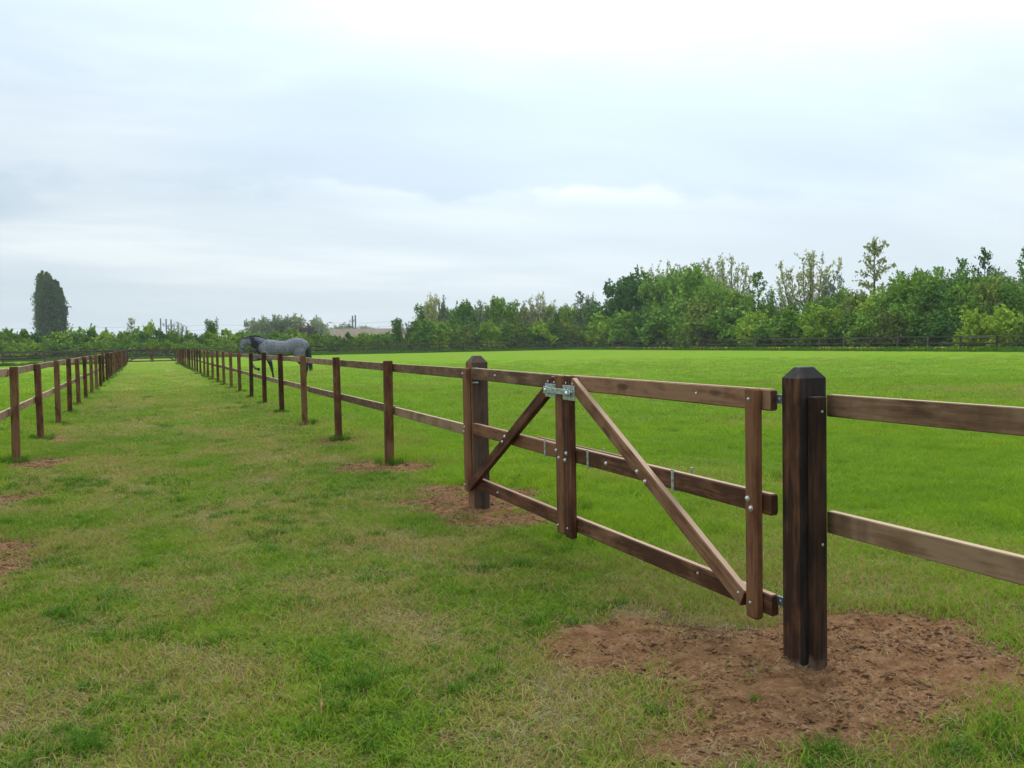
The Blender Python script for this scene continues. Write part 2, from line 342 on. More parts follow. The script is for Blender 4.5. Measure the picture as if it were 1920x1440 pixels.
# ------------------------------------------------------------------ beams
_beams = {}
def beam_mesh(L, w, h, bev, mat):
    key = (round(L, 3), round(w, 4), round(h, 4), bev, mat.name)
    if key in _beams: return _beams[key]
    # octagonal section (bevelled edges), chamfered ends, length along X; origin at the start, centred in Y and Z
    a, c = w/2, h/2; r = bev
    sec = [(-a+r, -c), (a-r, -c), (a, -c+r), (a, c-r), (a-r, c), (-a+r, c), (-a, c-r), (-a, -c+r)]
    V = []; Fc = []
    for x, s in ((0, 1-2*r/max(w, h)), (r, 1), (L-r, 1), (L, 1-2*r/max(w, h))):
        for y, z in sec: V.append((x, y*s, z*s))
    for k in range(3):
        for i in range(8):
            j = (i+1) % 8; Fc.append((k*8+i, (k+1)*8+i, (k+1)*8+j, k*8+j))
    Fc.append(tuple(range(8))); Fc.append(tuple(24+i for i in range(7, -1, -1)))
    me = bpy.data.meshes.new('beam'); me.from_pydata(V, [], [f[::-1] for f in Fc]); me.materials.append(mat); me.update()
    _beams[key] = me; return me
def beam(name, p0, p1, w, h, mat, parent, up=(0, 0, 1), bev=.004, L=None):
    """w across (perpendicular to up), h along up"""
    p0 = Vector(p0); p1 = Vector(p1); d = p1-p0; ln = d.length
    me = beam_mesh(L or ln, w, h, bev, mat)
    o = link(name, me, parent); x = d.normalized(); u = Vector(up); y = u.cross(x).normalized(); z = x.cross(y)
    R = Matrix((x, y, z)).transposed().to_4x4(); R.translation = p0
    if L: R = R @ Matrix.Diagonal((ln/L, 1, 1, 1))
    base = parent.matrix_basis if parent else Matrix()
    o.matrix_basis = base.inverted() @ R
    return o
def post(name, x, y, z0, z1, wx, wy, mat, parent, lean=(0, 0), bev=.005):
    return beam(name, (x, y, z0), (x+lean[0], y+lean[1], z1), wy, wx, mat, parent, up=(1, 0, 0), bev=bev, L=1.75 if abs(z1-z0-1.75) < .12 else None)
def cap_post(name, x0, x1, y0, y1, zs, zt, ins, mat, parent):
    """square post with chamfered pyramid head, grain kept along local X"""
    cx, cy = (x0+x1)/2, (y0+y1)/2; a, b = (x1-x0)/2, (y1-y0)/2; r = .008
    V = []
    def ring(h, a, b, r):
        for p in ((a, b-r), (a-r, b), (-a+r, b), (-a, b-r), (-a, -b+r), (-a+r, -b), (a-r, -b), (a, -b+r)): V.append((h, p[0], p[1]))
    ring(0, a, b, r); ring(zs+.4, a, b, r); ring(zt+.4-.004, a-ins, b-ins, r*.7); ring(zt+.4, a-ins-.006, b-ins-.006, r*.5)
    Fc = []
    for k in range(3):
        for i in range(8):
            j = (i+1) % 8; Fc.append((k*8+i, k*8+j, (k+1)*8+j, (k+1)*8+i))
    Fc.append(tuple(range(7, -1, -1))); Fc.append(tuple(24+i for i in range(8)))
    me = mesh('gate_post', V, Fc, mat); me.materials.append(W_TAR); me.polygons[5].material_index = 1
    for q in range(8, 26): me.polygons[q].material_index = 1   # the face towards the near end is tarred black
    o = link(name, me, parent)
    R = Matrix(((0, 1, 0), (0, 0, 1), (1, 0, 0))).to_4x4()   # local X->Z, Y->X, Z->Y
    R.translation = (cx, cy, -.4); o.matrix_basis = parent.matrix_basis.inverted() @ R
    return o
def dome(name, p, r, hgt, nrm, mat, parent, seg=10):
    """round bolt head with a washer, axis along nrm"""
    key = ('dome', r, hgt, mat.name)
    if key not in _beams:
        V = []; Fc = []
        prof = [(r*1.35, 0), (r*1.35, hgt*.22), (r, hgt*.25), (r*.9, hgt*.75), (r*.55, hgt)]
        for q, h in prof:
            for i in range(seg): V.append((q*math.cos(2*PI*i/seg), q*math.sin(2*PI*i/seg), h))
        for k in range(len(prof)-1):
            for i in range(seg):
                j = (i+1) % seg; Fc.append((k*seg+i, k*seg+j, (k+1)*seg+j, (k+1)*seg+i))
        Fc.append(tuple((len(prof)-1)*seg+i for i in range(seg)))
        _beams[key] = mesh('bolt', V, Fc, mat)
    o = link(name, _beams[key], parent)
    R = Vector(nrm).to_track_quat('Z', 'Y').to_matrix().to_4x4(); R.translation = Vector(p)
    o.matrix_basis = parent.matrix_basis.inverted() @ R; return o

# ------------------------------------------------------------------ lane fences
def run_fence(root, ys, X0, side, end_y, pmat, rmat, pw=.105, pl=.09, first_rail_y=None, top=1.345):
    """posts at (X0, y); rails on the far side of the posts from the lane (side=+1 or -1)"""
    st = 3.41
    zt = []
    for i, y in enumerate(ys):
        dx = random.uniform(-.012, .012); z1 = top+random.uniform(-.026, .022)
        post('post', X0+dx+side*pw/2, y, -.4, z1, pw, pl, pmat, root, lean=(random.uniform(-.018, .018), random.uniform(-.03, .03)))
    yy = ([first_rail_y] if first_rail_y is not None else [])+list(ys)+([end_y] if end_y else [])
    xr = X0+side*(pw+.022+.014)
    for i in range(len(yy)-1):
        for zc in (1.238, .688):
            j0, j1 = random.uniform(-.008, .008), random.uniform(-.008, .008)
            beam('rail', (xr, yy[i]+.002, zc+j0), (xr, yy[i+1]-.002, zc+j1), .038, .103, rmat, root, L=3.41 if abs(yy[i+1]-yy[i]-3.41) < .3 else None)
YR = [11.9+3.41*i for i in range(26)]
fr = empty('paddock_fence', (2.8, 8.5, 0), 'long two-rail brown fence along the right side of the grass lane, passing the horse', 'fence')
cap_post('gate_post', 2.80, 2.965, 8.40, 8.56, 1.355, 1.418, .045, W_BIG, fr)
run_fence(fr, YR, 2.80, 1, None, W_POST, W_RAIL, first_rail_y=8.562)
fl = empty('paddock_fence', (-1.7, 14.8, 0), 'long two-rail brown fence along the left edge of the grass lane', 'fence')
YL = [4.72, 8.08, 11.44]+[14.8+3.37*i for i in range(25)]
run_fence(fl, YL, -1.655, -1, None, W_POST, W_RAIL, top=1.30)
fb = empty('paddock_fence', (2.88, 3.7, 0), 'short near fence of two rails right of the big chamfered gate post', 'fence')
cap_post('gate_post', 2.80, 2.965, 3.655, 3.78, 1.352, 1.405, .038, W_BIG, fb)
hp = post('post', 2.883, 3.624, -.4, 1.268, .070, .055, W_BATT, fb)
for zc in (1.222, .674): beam('rail', (2.987, 3.66, zc), (2.987, 0.3, zc), .042, .103, W_RAIL, fb)
for z_ in (1.20, .585): dome('bolt', (2.890, 3.596, z_), .005, .003, (0, -1, 0), ZINCB, fb)
post('post', 2.86, .26, -.4, 1.34, .105, .09, W_POST, fb)

# ------------------------------------------------------------------ near double gate
def leaf_root(y, label): return empty('gate_leaf', (2.8, y, .2), label, 'gate', 'leaves of the near double gate')
gl = leaf_root(8.4, 'left leaf of the near double gate, brace rising from the post foot to the latch')
gr = leaf_root(3.95, 'wide right leaf of the near double gate, hung beside the big gate post')
XS, XR = 2.776, 2.822            # stile and rail planes (centres)
RZ = [('top_rail', 1.242), ('middle_rail', .733), ('bottom_rail', .240)]
for nm, z_ in RZ:
    beam(nm, (XR, 6.238, z_), (XR, 8.392, z_+.012), .045, .105, W_RAIL if nm == 'top_rail' else W_GATE2, gl, bev=.007)
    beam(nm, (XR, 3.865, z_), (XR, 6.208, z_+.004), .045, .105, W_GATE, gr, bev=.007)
def stile(y, z0, z1, wy, par, mat=W_GATE2, wx=.046): return beam('stile', (XS, y, z0), (XS, y, z1), wy, wx, mat, par, up=(1, 0, 0), bev=.009)
stile(6.302, .155, 1.297, .125, gl); stile(8.47, .165, 1.305, .115, gl, W_GATE2, .045)
stile(6.157, .150, 1.297, .112, gr); stile(3.968, .160, 1.297, .092, gr)
def brace(p, q, par, mat, wdt=.095):
    beam('brace', (XS-.001, *p), (XS-.001, *q), .044, wdt, mat, par, up=(0, (q[1]-p[1]), -(q[0]-p[0])), bev=.006)
brace((8.38, .225), (6.40, 1.245), gl, W_GATE2)
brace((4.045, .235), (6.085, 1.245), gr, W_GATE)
BL = [(8.506, 1.255), (8.474, .76), (8.50, .716), (8.492, .218), (7.739, 1.256), (7.41, .76), (7.47, .712), (6.345, .754), (6.30, .705), (6.33, .214), (7.727, .247)]
BR = [(6.168, .749), (6.190, .699), (6.170, .215), (5.633, .735), (5.124, .747), (5.026, .699), (4.525, 1.246), (3.973, 1.244), (3.985, .752), (3.957, .707), (3.970, .237), (4.071, .262), (4.526, .255)]
for i, (y, z) in enumerate(BL):
    dome('bolt', (2.7985 if i in (4, 10) else 2.7525, y, z), .010 if i in (5, 6, 7, 8) else .007, .012, (-1, 0, 0), ZINCB, gl)
for i, (y, z) in enumerate(BR):
    big = i in (0, 1, 3, 4, 5, 8, 9)
    dome('bolt', (2.7985 if i in (3, 6, 12) else 2.7525, y, z), .012 if big else .007, .013 if big else .007, (-1, 0, 0), ZINCB, gr)
# latch: plates, bar, pivot
def plate(par, y0, y1, z0, z1, x=2.7515, t=.005, nm='latch_plate', mat=ZINC):
    return beam(nm, (x-t/2, y0, (z0+z1)/2), (x-t/2, y1, (z0+z1)/2), t, z1-z0, mat, par, bev=.0015)
p1 = plate(gl, 6.335, 6.525, 1.135, 1.232); p2 = plate(gr, 6.005, 6.205, 1.128, 1.232)
for y, z in ((6.36, 1.246), (6.47, 1.248), (6.37, 1.142), (6.50, 1.146)): dome('screw', (2.7475, y, z), .006, .004, (-1, 0, 0), ZINCB, gl)
for y, z in ((6.04, 1.246), (6.15, 1.248), (6.03, 1.142), (6.18, 1.140), (6.03, 1.21)): dome('screw', (2.7475, y, z), .006, .004, (-1, 0, 0), ZINCB, gr)
plate(gl, 6.44, 6.49, 1.162, 1.214, x=2.746, t=.028, nm='latch_keeper')
beam('latch_bar', (2.722, 6.06, 1.186), (2.722, 6.48, 1.188), .008, .040, ZINC, gr, bev=.002)
beam('latch_pivot', (2.746, 6.075, 1.178), (2.722, 6.075, 1.178), .046, .046, ZINC, gr, bev=.012)
dome('bolt', (2.7175, 6.075, 1.178), .015, .012, (-1, 0, 0), ZINCB, gr)
dome('bolt', (2.7175, 6.455, 1.188), .011, .010, (-1, 0, 0), ZINCB, gl)
for y, z in ((6.40, 1.205), (6.345, 1.207), (6.045, 1.205), (6.135, 1.205)):
    beam('bolt_hole', (2.7466, y, z-.006), (2.7466, y, z+.006), .010, .0012, STEEL, gl if y > 6.3 else gr, up=(1, 0, 0), bev=.0003)
# straps round the middle rails and the sliding bar behind them
def strap(y, par):
    z0, z1 = .678, .798
    beam('strap', (2.797, y, z0), (2.797, y, z1), .028, .004, ZINC, par, up=(1, 0, 0), bev=.001)
    beam('strap_foot', (2.797, y, z0-.002), (2.90, y, z0-.002), .028, .004, ZINC, par, bev=.001)
    for z in (.70, .745, .782): dome('screw', (2.7945, y, z), .005, .004, (-1, 0, 0), ZINCB, par)
    beam('strap_peg', (2.888, y-.06, z1-.02), (2.888, y-.06, z1+.012), .018, .006, ZINC, par, up=(1, 0, 0), bev=.001)
strap(6.665, gl); strap(5.915, gr); strap(4.785, gr)
beam('slide_bar', (2.868, 5.50, .742), (2.868, 6.95, .746), .036, .098, W_GATE2, gr, bev=.01)
# hinges
for z_ in (1.242, .262):
    h_ = beam('hinge_strap', (2.834, 3.782, z_+.006), (2.834, 3.862, z_+.006), .007, .044, STEEL, gr, bev=.001)
    dome('screw', (2.8305, 3.835, z_+.008), .005, .003, (-1, 0, 0), ZINCB, gr)
    beam('hinge_pin', (2.834, 3.795, z_-.045), (2.834, 3.795, z_-.018), .018, .018, ZINC, gr, up=(1, 0, 0), bev=.003)
beam('hinge_strap', (2.83, 8.36, 1.305), (2.83, 8.394, 1.305), .05, .006, ZINC, gl, bev=.001)
beam('hinge_strap', (2.83, 8.36, 1.172), (2.83, 8.394, 1.172), .05, .010, ZINC, gl, bev=.001)

# ------------------------------------------------------------------ far double gate closing the lane
YG = 97.6
def far_leaf(x0, x1, label, flip):
    r = empty('gate_leaf', (x0, YG, .15), label, 'gate', 'leaves of the far double gate closing the lane')
    for nm, z_ in (('top_rail', 1.24), ('middle_rail', .74), ('bottom_rail', .24)): beam(nm, (x0, YG, z_), (x1, YG, z_), .05, .11, W_OLD, r)
    for x in (x0+.06, x1-.06): beam('stile', (x, YG-.05, .16), (x, YG-.05, 1.30), .05, .13, W_POST if abs(x-.5) < .6 else W_OLD, r, up=(1, 0, 0))
    a, b = (x0+.12, x1-.12) if not flip else (x1-.12, x0+.12)
    beam('brace', (a, YG-.052, .24), (b, YG-.052, 1.2), .05, .11, W_OLD, r, up=(-(1.2-.24), 0, b-a))
far_leaf(-1.62, .565, 'left leaf of the small closed gate at the far end of the lane', False)
far_leaf(.585, 2.77, 'right leaf of the small closed gate at the far end of the lane', True)

# ------------------------------------------------------------------ perimeter fences
def perimeter(p0, p1, n, label, rails=(1.22, .66), mat=W_OLD, sp=.02):
    r = empty('paddock_fence', (p0[0], p0[1], 0), label, 'fence', 'dark old rail fences round the paddocks')
    p0 = np.array(p0); p1 = np.array(p1); d = (p1-p0)/n; L = np.hypot(*d); u = d/L; nrm = np.array((-u[1], u[0]))
    for i in range(n+1):
        q = p0+d*i
        ln = random.uniform(-.03, .03)
        z1 = 1.30+random.uniform(-.04, .06)
        o = beam('post', (q[0], q[1], -.4), (q[0]+ln*u[0], q[1]+ln*u[1], z1), .13, .13, mat, r, up=(nrm[0], nrm[1], 0), L=1.7)
        if i < n:
            for z in rails:
                a, b = random.uniform(-.03, .03), random.uniform(-.03, .03)
                s = q+nrm*.087+u*.004; e = q+d+nrm*.087-u*.004
                beam('rail', (s[0], s[1], z+a), (e[0], e[1], z+b), .045, .12, mat, r, L=L-.008)
    return r
perimeter((-1.75, 101.2), (-34, 101.2), 9, 'dark rail fence at the far left, running off left behind the lane fence')
perimeter((-20, 138), (63.9, 138), 22, 'long dark rail fence across the far end of the horse paddock')
perimeter((64, 137.9), (64, 33), 29, 'dark rail fence in front of the right-hand tree belt')

# ------------------------------------------------------------------ foliage builders
def unit(n): v = RNG.normal(size=(n, 3)); return v/np.linalg.norm(v, axis=1)[:, None]
def leaves_mesh(name, P, size, mat, up=0.0, aspect=1.5, drop=None):
    """one folded leaf-cluster face per point"""
    n = len(P); a = unit(n); b = unit(n)
    if up: a[:, 2] += up; a /= np.linalg.norm(a, axis=1)[:, None]
    b = np.cross(a, b); b /= np.linalg.norm(b, axis=1)[:, None]
    s = size*RNG.uniform(.55, 1.35, n)[:, None]
    A = a*s*aspect/2; B = b*s/2; c = np.cross(a, b)*s*.18
    V = np.stack([P-A, P+B*RNG.uniform(.6, 1.1, n)[:, None]+c, P+A, P-B*RNG.uniform(.6, 1.1, n)[:, None]+c], 1).reshape(-1, 3)
    i = np.arange(n)*4; F = np.stack([i, i+1, i+2, i+3], 1)
    me = quick_mesh(name, V, F, mat)
    sh = np.repeat(RNG.random(n), 4); attr(me, 'shade', sh); return me
def tube_net(name, segs, mat):
    """segs: list of (p, q, r0, r1) -> 5-sided tapered limbs"""
    V = []; Fc = []
    for p, q, r0, r1 in segs:
        p = Vector(p); q = Vector(q); d = (q-p)
        if d.length < 1e-6: continue
        d.normalize(); a = d.orthogonal().normalized(); b = d.cross(a); k = len(V)
        for c, r in ((p, r0), (q, r1)):
            for i in range(5): V.append(c+a*r*math.cos(i*PI*.4)+b*r*math.sin(i*PI*.4))
        for i in range(5):
            j = (i+1) % 5; Fc.append((k+i, k+j, k+5+j, k+5+i))
    return mesh(name, V, Fc, mat)
BARK = plain('tree_bark', (.10, .085, .07), .9, 0, .25, 8)
LEAF = dict(
    dark=leaf_material('dark_green_leaves', (0.0421, 0.1066, 0.0192), (0.1203, 0.2460, 0.0355)),
    mid=leaf_material('mid_green_leaves', (0.0752, 0.1640, 0.0192), (0.2029, 0.3348, 0.0383)),
    bright=leaf_material('bright_green_leaves', (0.1203, 0.2255, 0.0164), (0.3006, 0.4236, 0.0355)),
    pale=leaf_material('pale_young_leaves', (0.2255, 0.2528, 0.0956), (0.4659, 0.4646, 0.1981)),
    grey=leaf_material('grey_green_leaves', (0.1342, 0.1830, 0.0976), (0.2952, 0.3416, 0.1830)),
    bronze=leaf_material('yellowish_young_leaves', (0.1008, 0.1512, 0.0246), (0.2408, 0.3024, 0.0504)),
    poplar=leaf_material('poplar_leaves', (.045, .085, .030), (.120, .185, .065), .2),
    purple=leaf_material('purple_bramble_leaves', (.060, .045, .042), (.140, .095, .085)),
)
def blobs(n, rx, ry, z0, z1, rb):
    """centres of leafy lobes filling an irregular dome"""
    out = []
    while len(out) < n:
        p = RNG.uniform(-1, 1, 3); h = (p[2]+1)/2
        if p[0]**2+p[1]**2 > (1-.75*max(0, h-.45)**1.3*1.6)**2: continue
        out.append((p[0]*rx, p[1]*ry, z0+h*(z1-z0), rb*RNG.uniform(.6, 1.3)))
    return out
def shrub_points(n, nb, rx, ry, z0, z1, rb):
    B = blobs(nb, rx, ry, z0, z1, rb); P = []
    for k in range(nb):
        x, y, z, r = B[k]; m = int(n/nb); d = unit(m); rr = r*(.45+.6*RNG.random(m)**.6)
        d[:, 2] *= .85; P.append(np.array((x, y, z))+d*rr[:, None])
        # sprigs standing out of the lobe
        for s in range(3):
            u = unit(1)[0]; u[2] = abs(u[2])*1.3+.4; u /= np.linalg.norm(u); t = RNG.random(11)
            P.append(np.array((x, y, z))+u*(r*(.8+t*.65))[:, None]+RNG.normal(size=(11, 3))*.014)
    P = np.concatenate(P); P[:, 2] = np.abs(P[:, 2]); return P
PROTO = {}
def proto(kind):
    """unit-height crowns (height 1), several variants of each kind, made on demand per colour"""
    base, var, colr = kind
    if kind in PROTO: return PROTO[kind]
    geo = (base, var)
    if geo not in PROTO:
        st = RNG.integers(1e6)
        segs = []
        if base == 'shrub':
            P = shrub_points(5200, 34, .52, .40, .06, .84, .17); size = .056; up = .3
            for i in range(7):
                a = RNG.uniform(0, 2*PI); segs.append(((0, 0, -.02), (.3*math.cos(a), .25*math.sin(a), RNG.uniform(.4, .75)), .014, .004))
        elif base == 'hedge':
            P = shrub_points(6400, 44, .95, .42, .05, .80, .19); size = .070; up = .3
            for i in range(8):
                x = RNG.uniform(-.8, .8); segs.append(((x*.7, 0, -.02), (x, RNG.uniform(-.2, .2), RNG.uniform(.4, .8)), .014, .004))
        elif base == 'broad':
            P = shrub_points(10500, 60, .50, .42, .08, .86, .14); size = .034; up = .2
            for i in range(12):
                a = RNG.uniform(0, 2*PI); z = RNG.uniform(.1, .4); r = RNG.uniform(.15, .35)
                segs.append(((0, 0, z), (r*math.cos(a), r*math.sin(a), z+RNG.uniform(.2, .4)), .012, .004))
            segs.append(((0, 0, -.02), (.01, 0, .45), .024, .014)); segs.append(((.01, 0, .45), (0, 0, .8), .014, .004))
        elif base == 'willow':      # several ascending stems with loose upright sprays
            P = []
            for s in range(9):
                a = RNG.uniform(0, 2*PI); r = RNG.uniform(.02, .20); tip = np.array((r*math.cos(a), r*math.sin(a), RNG.uniform(.72, 1.0)))
                b0 = tip*np.array((.35, .35, 0)); segs.append((b0, tip*np.array((.8, .8, .6)), .010, .005)); segs.append((tip*np.array((.8, .8, .6)), tip, .005, .0015))
                t = RNG.random(330)**.8; w_ = .085*(1-t*.75)
                P.append(b0+(tip-b0)*t[:, None]+RNG.normal(size=(330, 3))*w_[:, None]*np.array((1, 1, .9))+np.array((0, 0, .02)))
            P = np.concatenate(P); P[:, 2] = np.clip(np.abs(P[:, 2]), 0, 1.03); size = .032; up = 1.2
        elif base == 'airy':        # open vase-shaped crown, leaf tufts along the twigs, sky between
            P = []
            segs.append(((0, 0, -.02), (.0, .01, .32), .017, .012))
            for s in range(22):
                a = s*2.4+RNG.uniform(-.3, .3); r = RNG.uniform(.05, .36); z0 = RNG.uniform(.12, .42); q0 = np.array((0, 0, z0))
                top = np.array((r*math.cos(a), r*math.sin(a), RNG.uniform(.74, .99)-r*.35)); midp = q0+(top-q0)*.5+np.array((.25*r*math.cos(a), .25*r*math.sin(a), -.03))
                segs.append((q0, midp, .008, .005)); segs.append((midp, top, .005, .0015))
                for t_ in range(9):
                    f = .25+.75*t_/8; c = (q0+(midp-q0)*f*2) if f < .5 else midp+(top-midp)*(f-.5)*2
                    u = unit(1)[0]; u[2] = abs(u[2])*.9+.55; u /= np.linalg.norm(u); e = c+u*RNG.uniform(.05, .12)
                    segs.append((c, e, .0022, .001)); tt = RNG.random(13)
                    P.append(c+(e-c)*tt[:, None]+RNG.normal(size=(13, 3))*.010)
                P.append(top+RNG.normal(size=(14, 3))*.014)
            P = np.concatenate(P); size = .019; up = .8
        elif base == 'conical':     # leader with ascending side branches
            P = []; segs.append(((0, 0, -.02), (.005, 0, .6), .013, .007)); segs.append(((.005, 0, .6), (0, 0, .98), .007, .0015))
            for s in range(30):
                z = .12+.86*(s/30); a = s*2.4; L = (.30*(1-z)**.8+.04)*RNG.uniform(.6, 1.15)
                e = np.array((L*math.cos(a), L*math.sin(a), z+L*RNG.uniform(.3, 1.0))); q = np.array((0, 0, z))
                segs.append((q, e, .004, .001)); m = 34; tt = .25+.8*RNG.random(m)
                P.append(q+(e-q)*tt[:, None]+RNG.normal(size=(m, 3))*.016)
            P = np.concatenate(P); P[:, 2] = np.minimum(P[:, 2], 1.0); size = .023; up = .4
        elif base == 'poplar':
            P = []
            for q in range(22):      # upright plumes packed round the stem
                a = q*2.4; r0 = .118*math.sqrt((q+.5)/22); top = RNG.uniform(.86, .99) if q > 8 else RNG.uniform(.94, 1.0); m = 1500
                t = RNG.random(m)**.85; hh = .05+(top-.05)*t; w_ = .050*np.clip((1-t)*5, 0, 1)**.7*(.6+.4*np.sin(t*17+q))+.010
                bow = 1+.45*np.sin(t*PI)
                P.append(np.stack([r0*math.cos(a)*bow+RNG.normal(size=m)*w_*.62, r0*math.sin(a)*bow+RNG.normal(size=m)*w_*.62, hh], 1))
            P = np.concatenate(P); size = .017; up = 1.0
            segs.append(((0, 0, -.02), (0, 0, .75), .022, .006))
        zt_ = np.quantile(P[:, 2], .9985); P = P*np.array((1, 1, 1/zt_)) if base not in ('conical', 'poplar') else P
        PROTO[geo] = (P, size, up, tube_net(base+'_limbs', segs, BARK))
    P, size, up, limbs = PROTO[geo]
    st = RNG.integers(1 << 30)
    PROTO[kind] = (leaves_mesh(base+'_crown', P, size, LEAF[colr], up), limbs)
    return PROTO[kind]
def plant(name, base, var, colr, x, y, h, wscale, label, cat, group=None, z=0.0, rz=None):
    crown, limbs = proto((base, var, colr))
    r = empty(name, (x, y, z), label, cat, group, rz=random.uniform(0, 2*PI) if rz is None else rz); r.scale = (h*wscale, h*wscale, h)
    link('crown', crown, r); link('trunk' if name != 'shrub' else 'stem', limbs, r)
    return r

# ------------------------------------------------------------------ planting
def on_row(px, Yr):
    v = Fv+R2*((px-960)/FPX); D = Yr/v.y; return v.x*D, Yr, D
def on_col(px, Xc):
    v = Fv+R2*((px-960)/FPX); D = Xc/v.x; return Xc, v.y*D, D
MARKS = [(-60, 'the left edge of the picture'), (30, 'the dark bush by the tall poplar'), (95, 'the tall dark poplar'), (165, 'the rounded bush top right of the poplar'), (250, 'the thin pale sapling'), (315, 'the three masts'), (401, 'the dense narrow young tree'), (462, 'the horse head'), (500, 'the horse neck'), (550, 'the horse rump'),
         (600, 'the separate round hazy tree'), (629, 'the street lamp'), (667, 'the pair of masts'), (746, 'the leftmost sapling of the middle row'), (812, 'the tall pale willow'), (872, 'the darkest round tree'), (932, 'the full mid-green willow'), (1017, 'the open-topped pale tree'), (1091, 'the pointed wispy grey tree'),
         (1140, 'the left edge of the big dark clump'), (1205, 'the dark left side of the big clump'), (1250, 'the centre of the big clump'), (1300, 'the highest crown of the big clump'), (1368, 'the tallest pale crown behind the big clump'), (1422, 'the small dark pointed tree in the dip'), (1517, 'the tall vase-shaped pale tree'),
         (1590, 'the dense tree left of the tallest pointed one'), (1640, 'the tallest pointed pale tree'), (1722, 'the ragged bushy sapling'), (1762, 'the lowest of the three pointed saplings'), (1804, 'the middle pointed sapling'), (1846, 'the tallest of the three dark saplings'), (1925, 'the right edge of the picture')]
COLW = dict(dark='dark green', mid='mid-green', bright='bright green', pale='pale green', grey='grey-green', bronze='yellowish')
_used = {}
def place_label(what, px, colr):
    d, m = min(((px-a), b) for a, b in MARKS if abs(px-a) == min(abs(px-q) for q, _ in MARKS))
    side = 'straight below' if abs(d) <= 7 else ('left of' if d < 0 else 'right of')
    for pre in (side, 'just '+side, 'further '+side, 'well '+side):
        t = '%s %s %s %s' % (COLW[colr], what, pre, m)
        if t not in _used: _used[t] = 1; return t
    return t
def row(entries, line, where):
    for e in entries:
        px, py, base, var, colr, ws, cat, label = e[:8]; grp = e[8] if len(e) > 8 else None
        x, y, D = (on_row if line == 'row' else on_col)(px, where)
        if grp: label = place_label(WHAT[grp], px, colr)
        h = height_at(px, py, D)*1.03
        nm = {'shrub': 'shrub', 'hedge': 'shrub'}.get(base, 'tree')
        if base == 'poplar': nm = 'poplar_tree'
        plant(nm, base, var, colr, x, y, h, ws, label, cat, grp, rz=random.uniform(-.5, .5)+(0 if line == 'row' else PI/2) if base == 'hedge' else None)
WHAT = {'shrubs grown together in the low hedge beyond the lane end': 'hedge shrub', 'lighter shrubs in front of the low hedge': 'front hedge bush', 'hedge shrubs below the railway bank': 'hedge shrub under the railway bank',
        'undergrowth shrubs of the middle tree row': 'undergrowth', 'young trees at the back of the middle row': 'young back-row tree', 'dense shrubs filling the right-hand tree belt': 'tall shrub', 'low front shrubs along the boundary fence': 'low fence-side shrub'}
G1 = 'shrubs grown together in the low hedge beyond the lane end'
L1 = 'mid-green shrub grown into the long low hedge beyond the far left fence'
L1b = 'lighter green shrub grown into the front of the low hedge beyond the lane end'
hl = []
for i, px in enumerate(range(-40, 560, 42)):
    hl.append((px, 622+(i*37 % 7)-2, 'hedge', i % 3, ('mid', 'bright', 'mid', 'dark', 'bright')[i % 5], .95, 'shrub', L1, G1))
row(hl, 'row', 150)
row([(px, 637+(i*5 % 4), 'hedge', (i+1) % 3, ('mid', 'bright')[i % 2], 1.1, 'shrub', L1b, 'lighter shrubs in front of the low hedge') for i, px in enumerate(range(-10, 560, 62))], 'row', 146)
row([(250, 597, 'conical', 0, 'pale', .8, 'tree', 'thin pale sapling standing up out of the hedge left of the three masts'),
     (165, 613, 'shrub', 0, 'mid', .8, 'shrub', 'small rounded bush top just right of the tall poplar'),
     (276, 607, 'shrub', 1, 'bright', .7, 'shrub', 'bright bushy top between the pale sapling and the three masts'),
     (337, 606, 'airy', 1, 'grey', .9, 'tree', 'thin twiggy sapling directly right of the three masts'),
     (401, 600, 'willow', 0, 'mid', .9, 'tree', 'dense narrow young tree rising from the hedge halfway between masts and horse'),
     (30, 620, 'hedge', 0, 'dark', .7, 'shrub', 'dark bush in the hedge left of the tall poplar'),
     (205, 617, 'willow', 2, 'mid', .9, 'tree', 'low feathery sapling between poplar and pale sapling')], 'row', 153)
row([(px, 625+(i*7 % 4), 'hedge', i % 3, ('bright', 'mid', 'mid')[i % 3], 1.0, 'shrub', 'bright green hedge shrub below the pale railway bank, right of the horse', 'hedge shrubs below the railway bank') for i, px in enumerate(range(575, 830, 38))], 'row', 151)
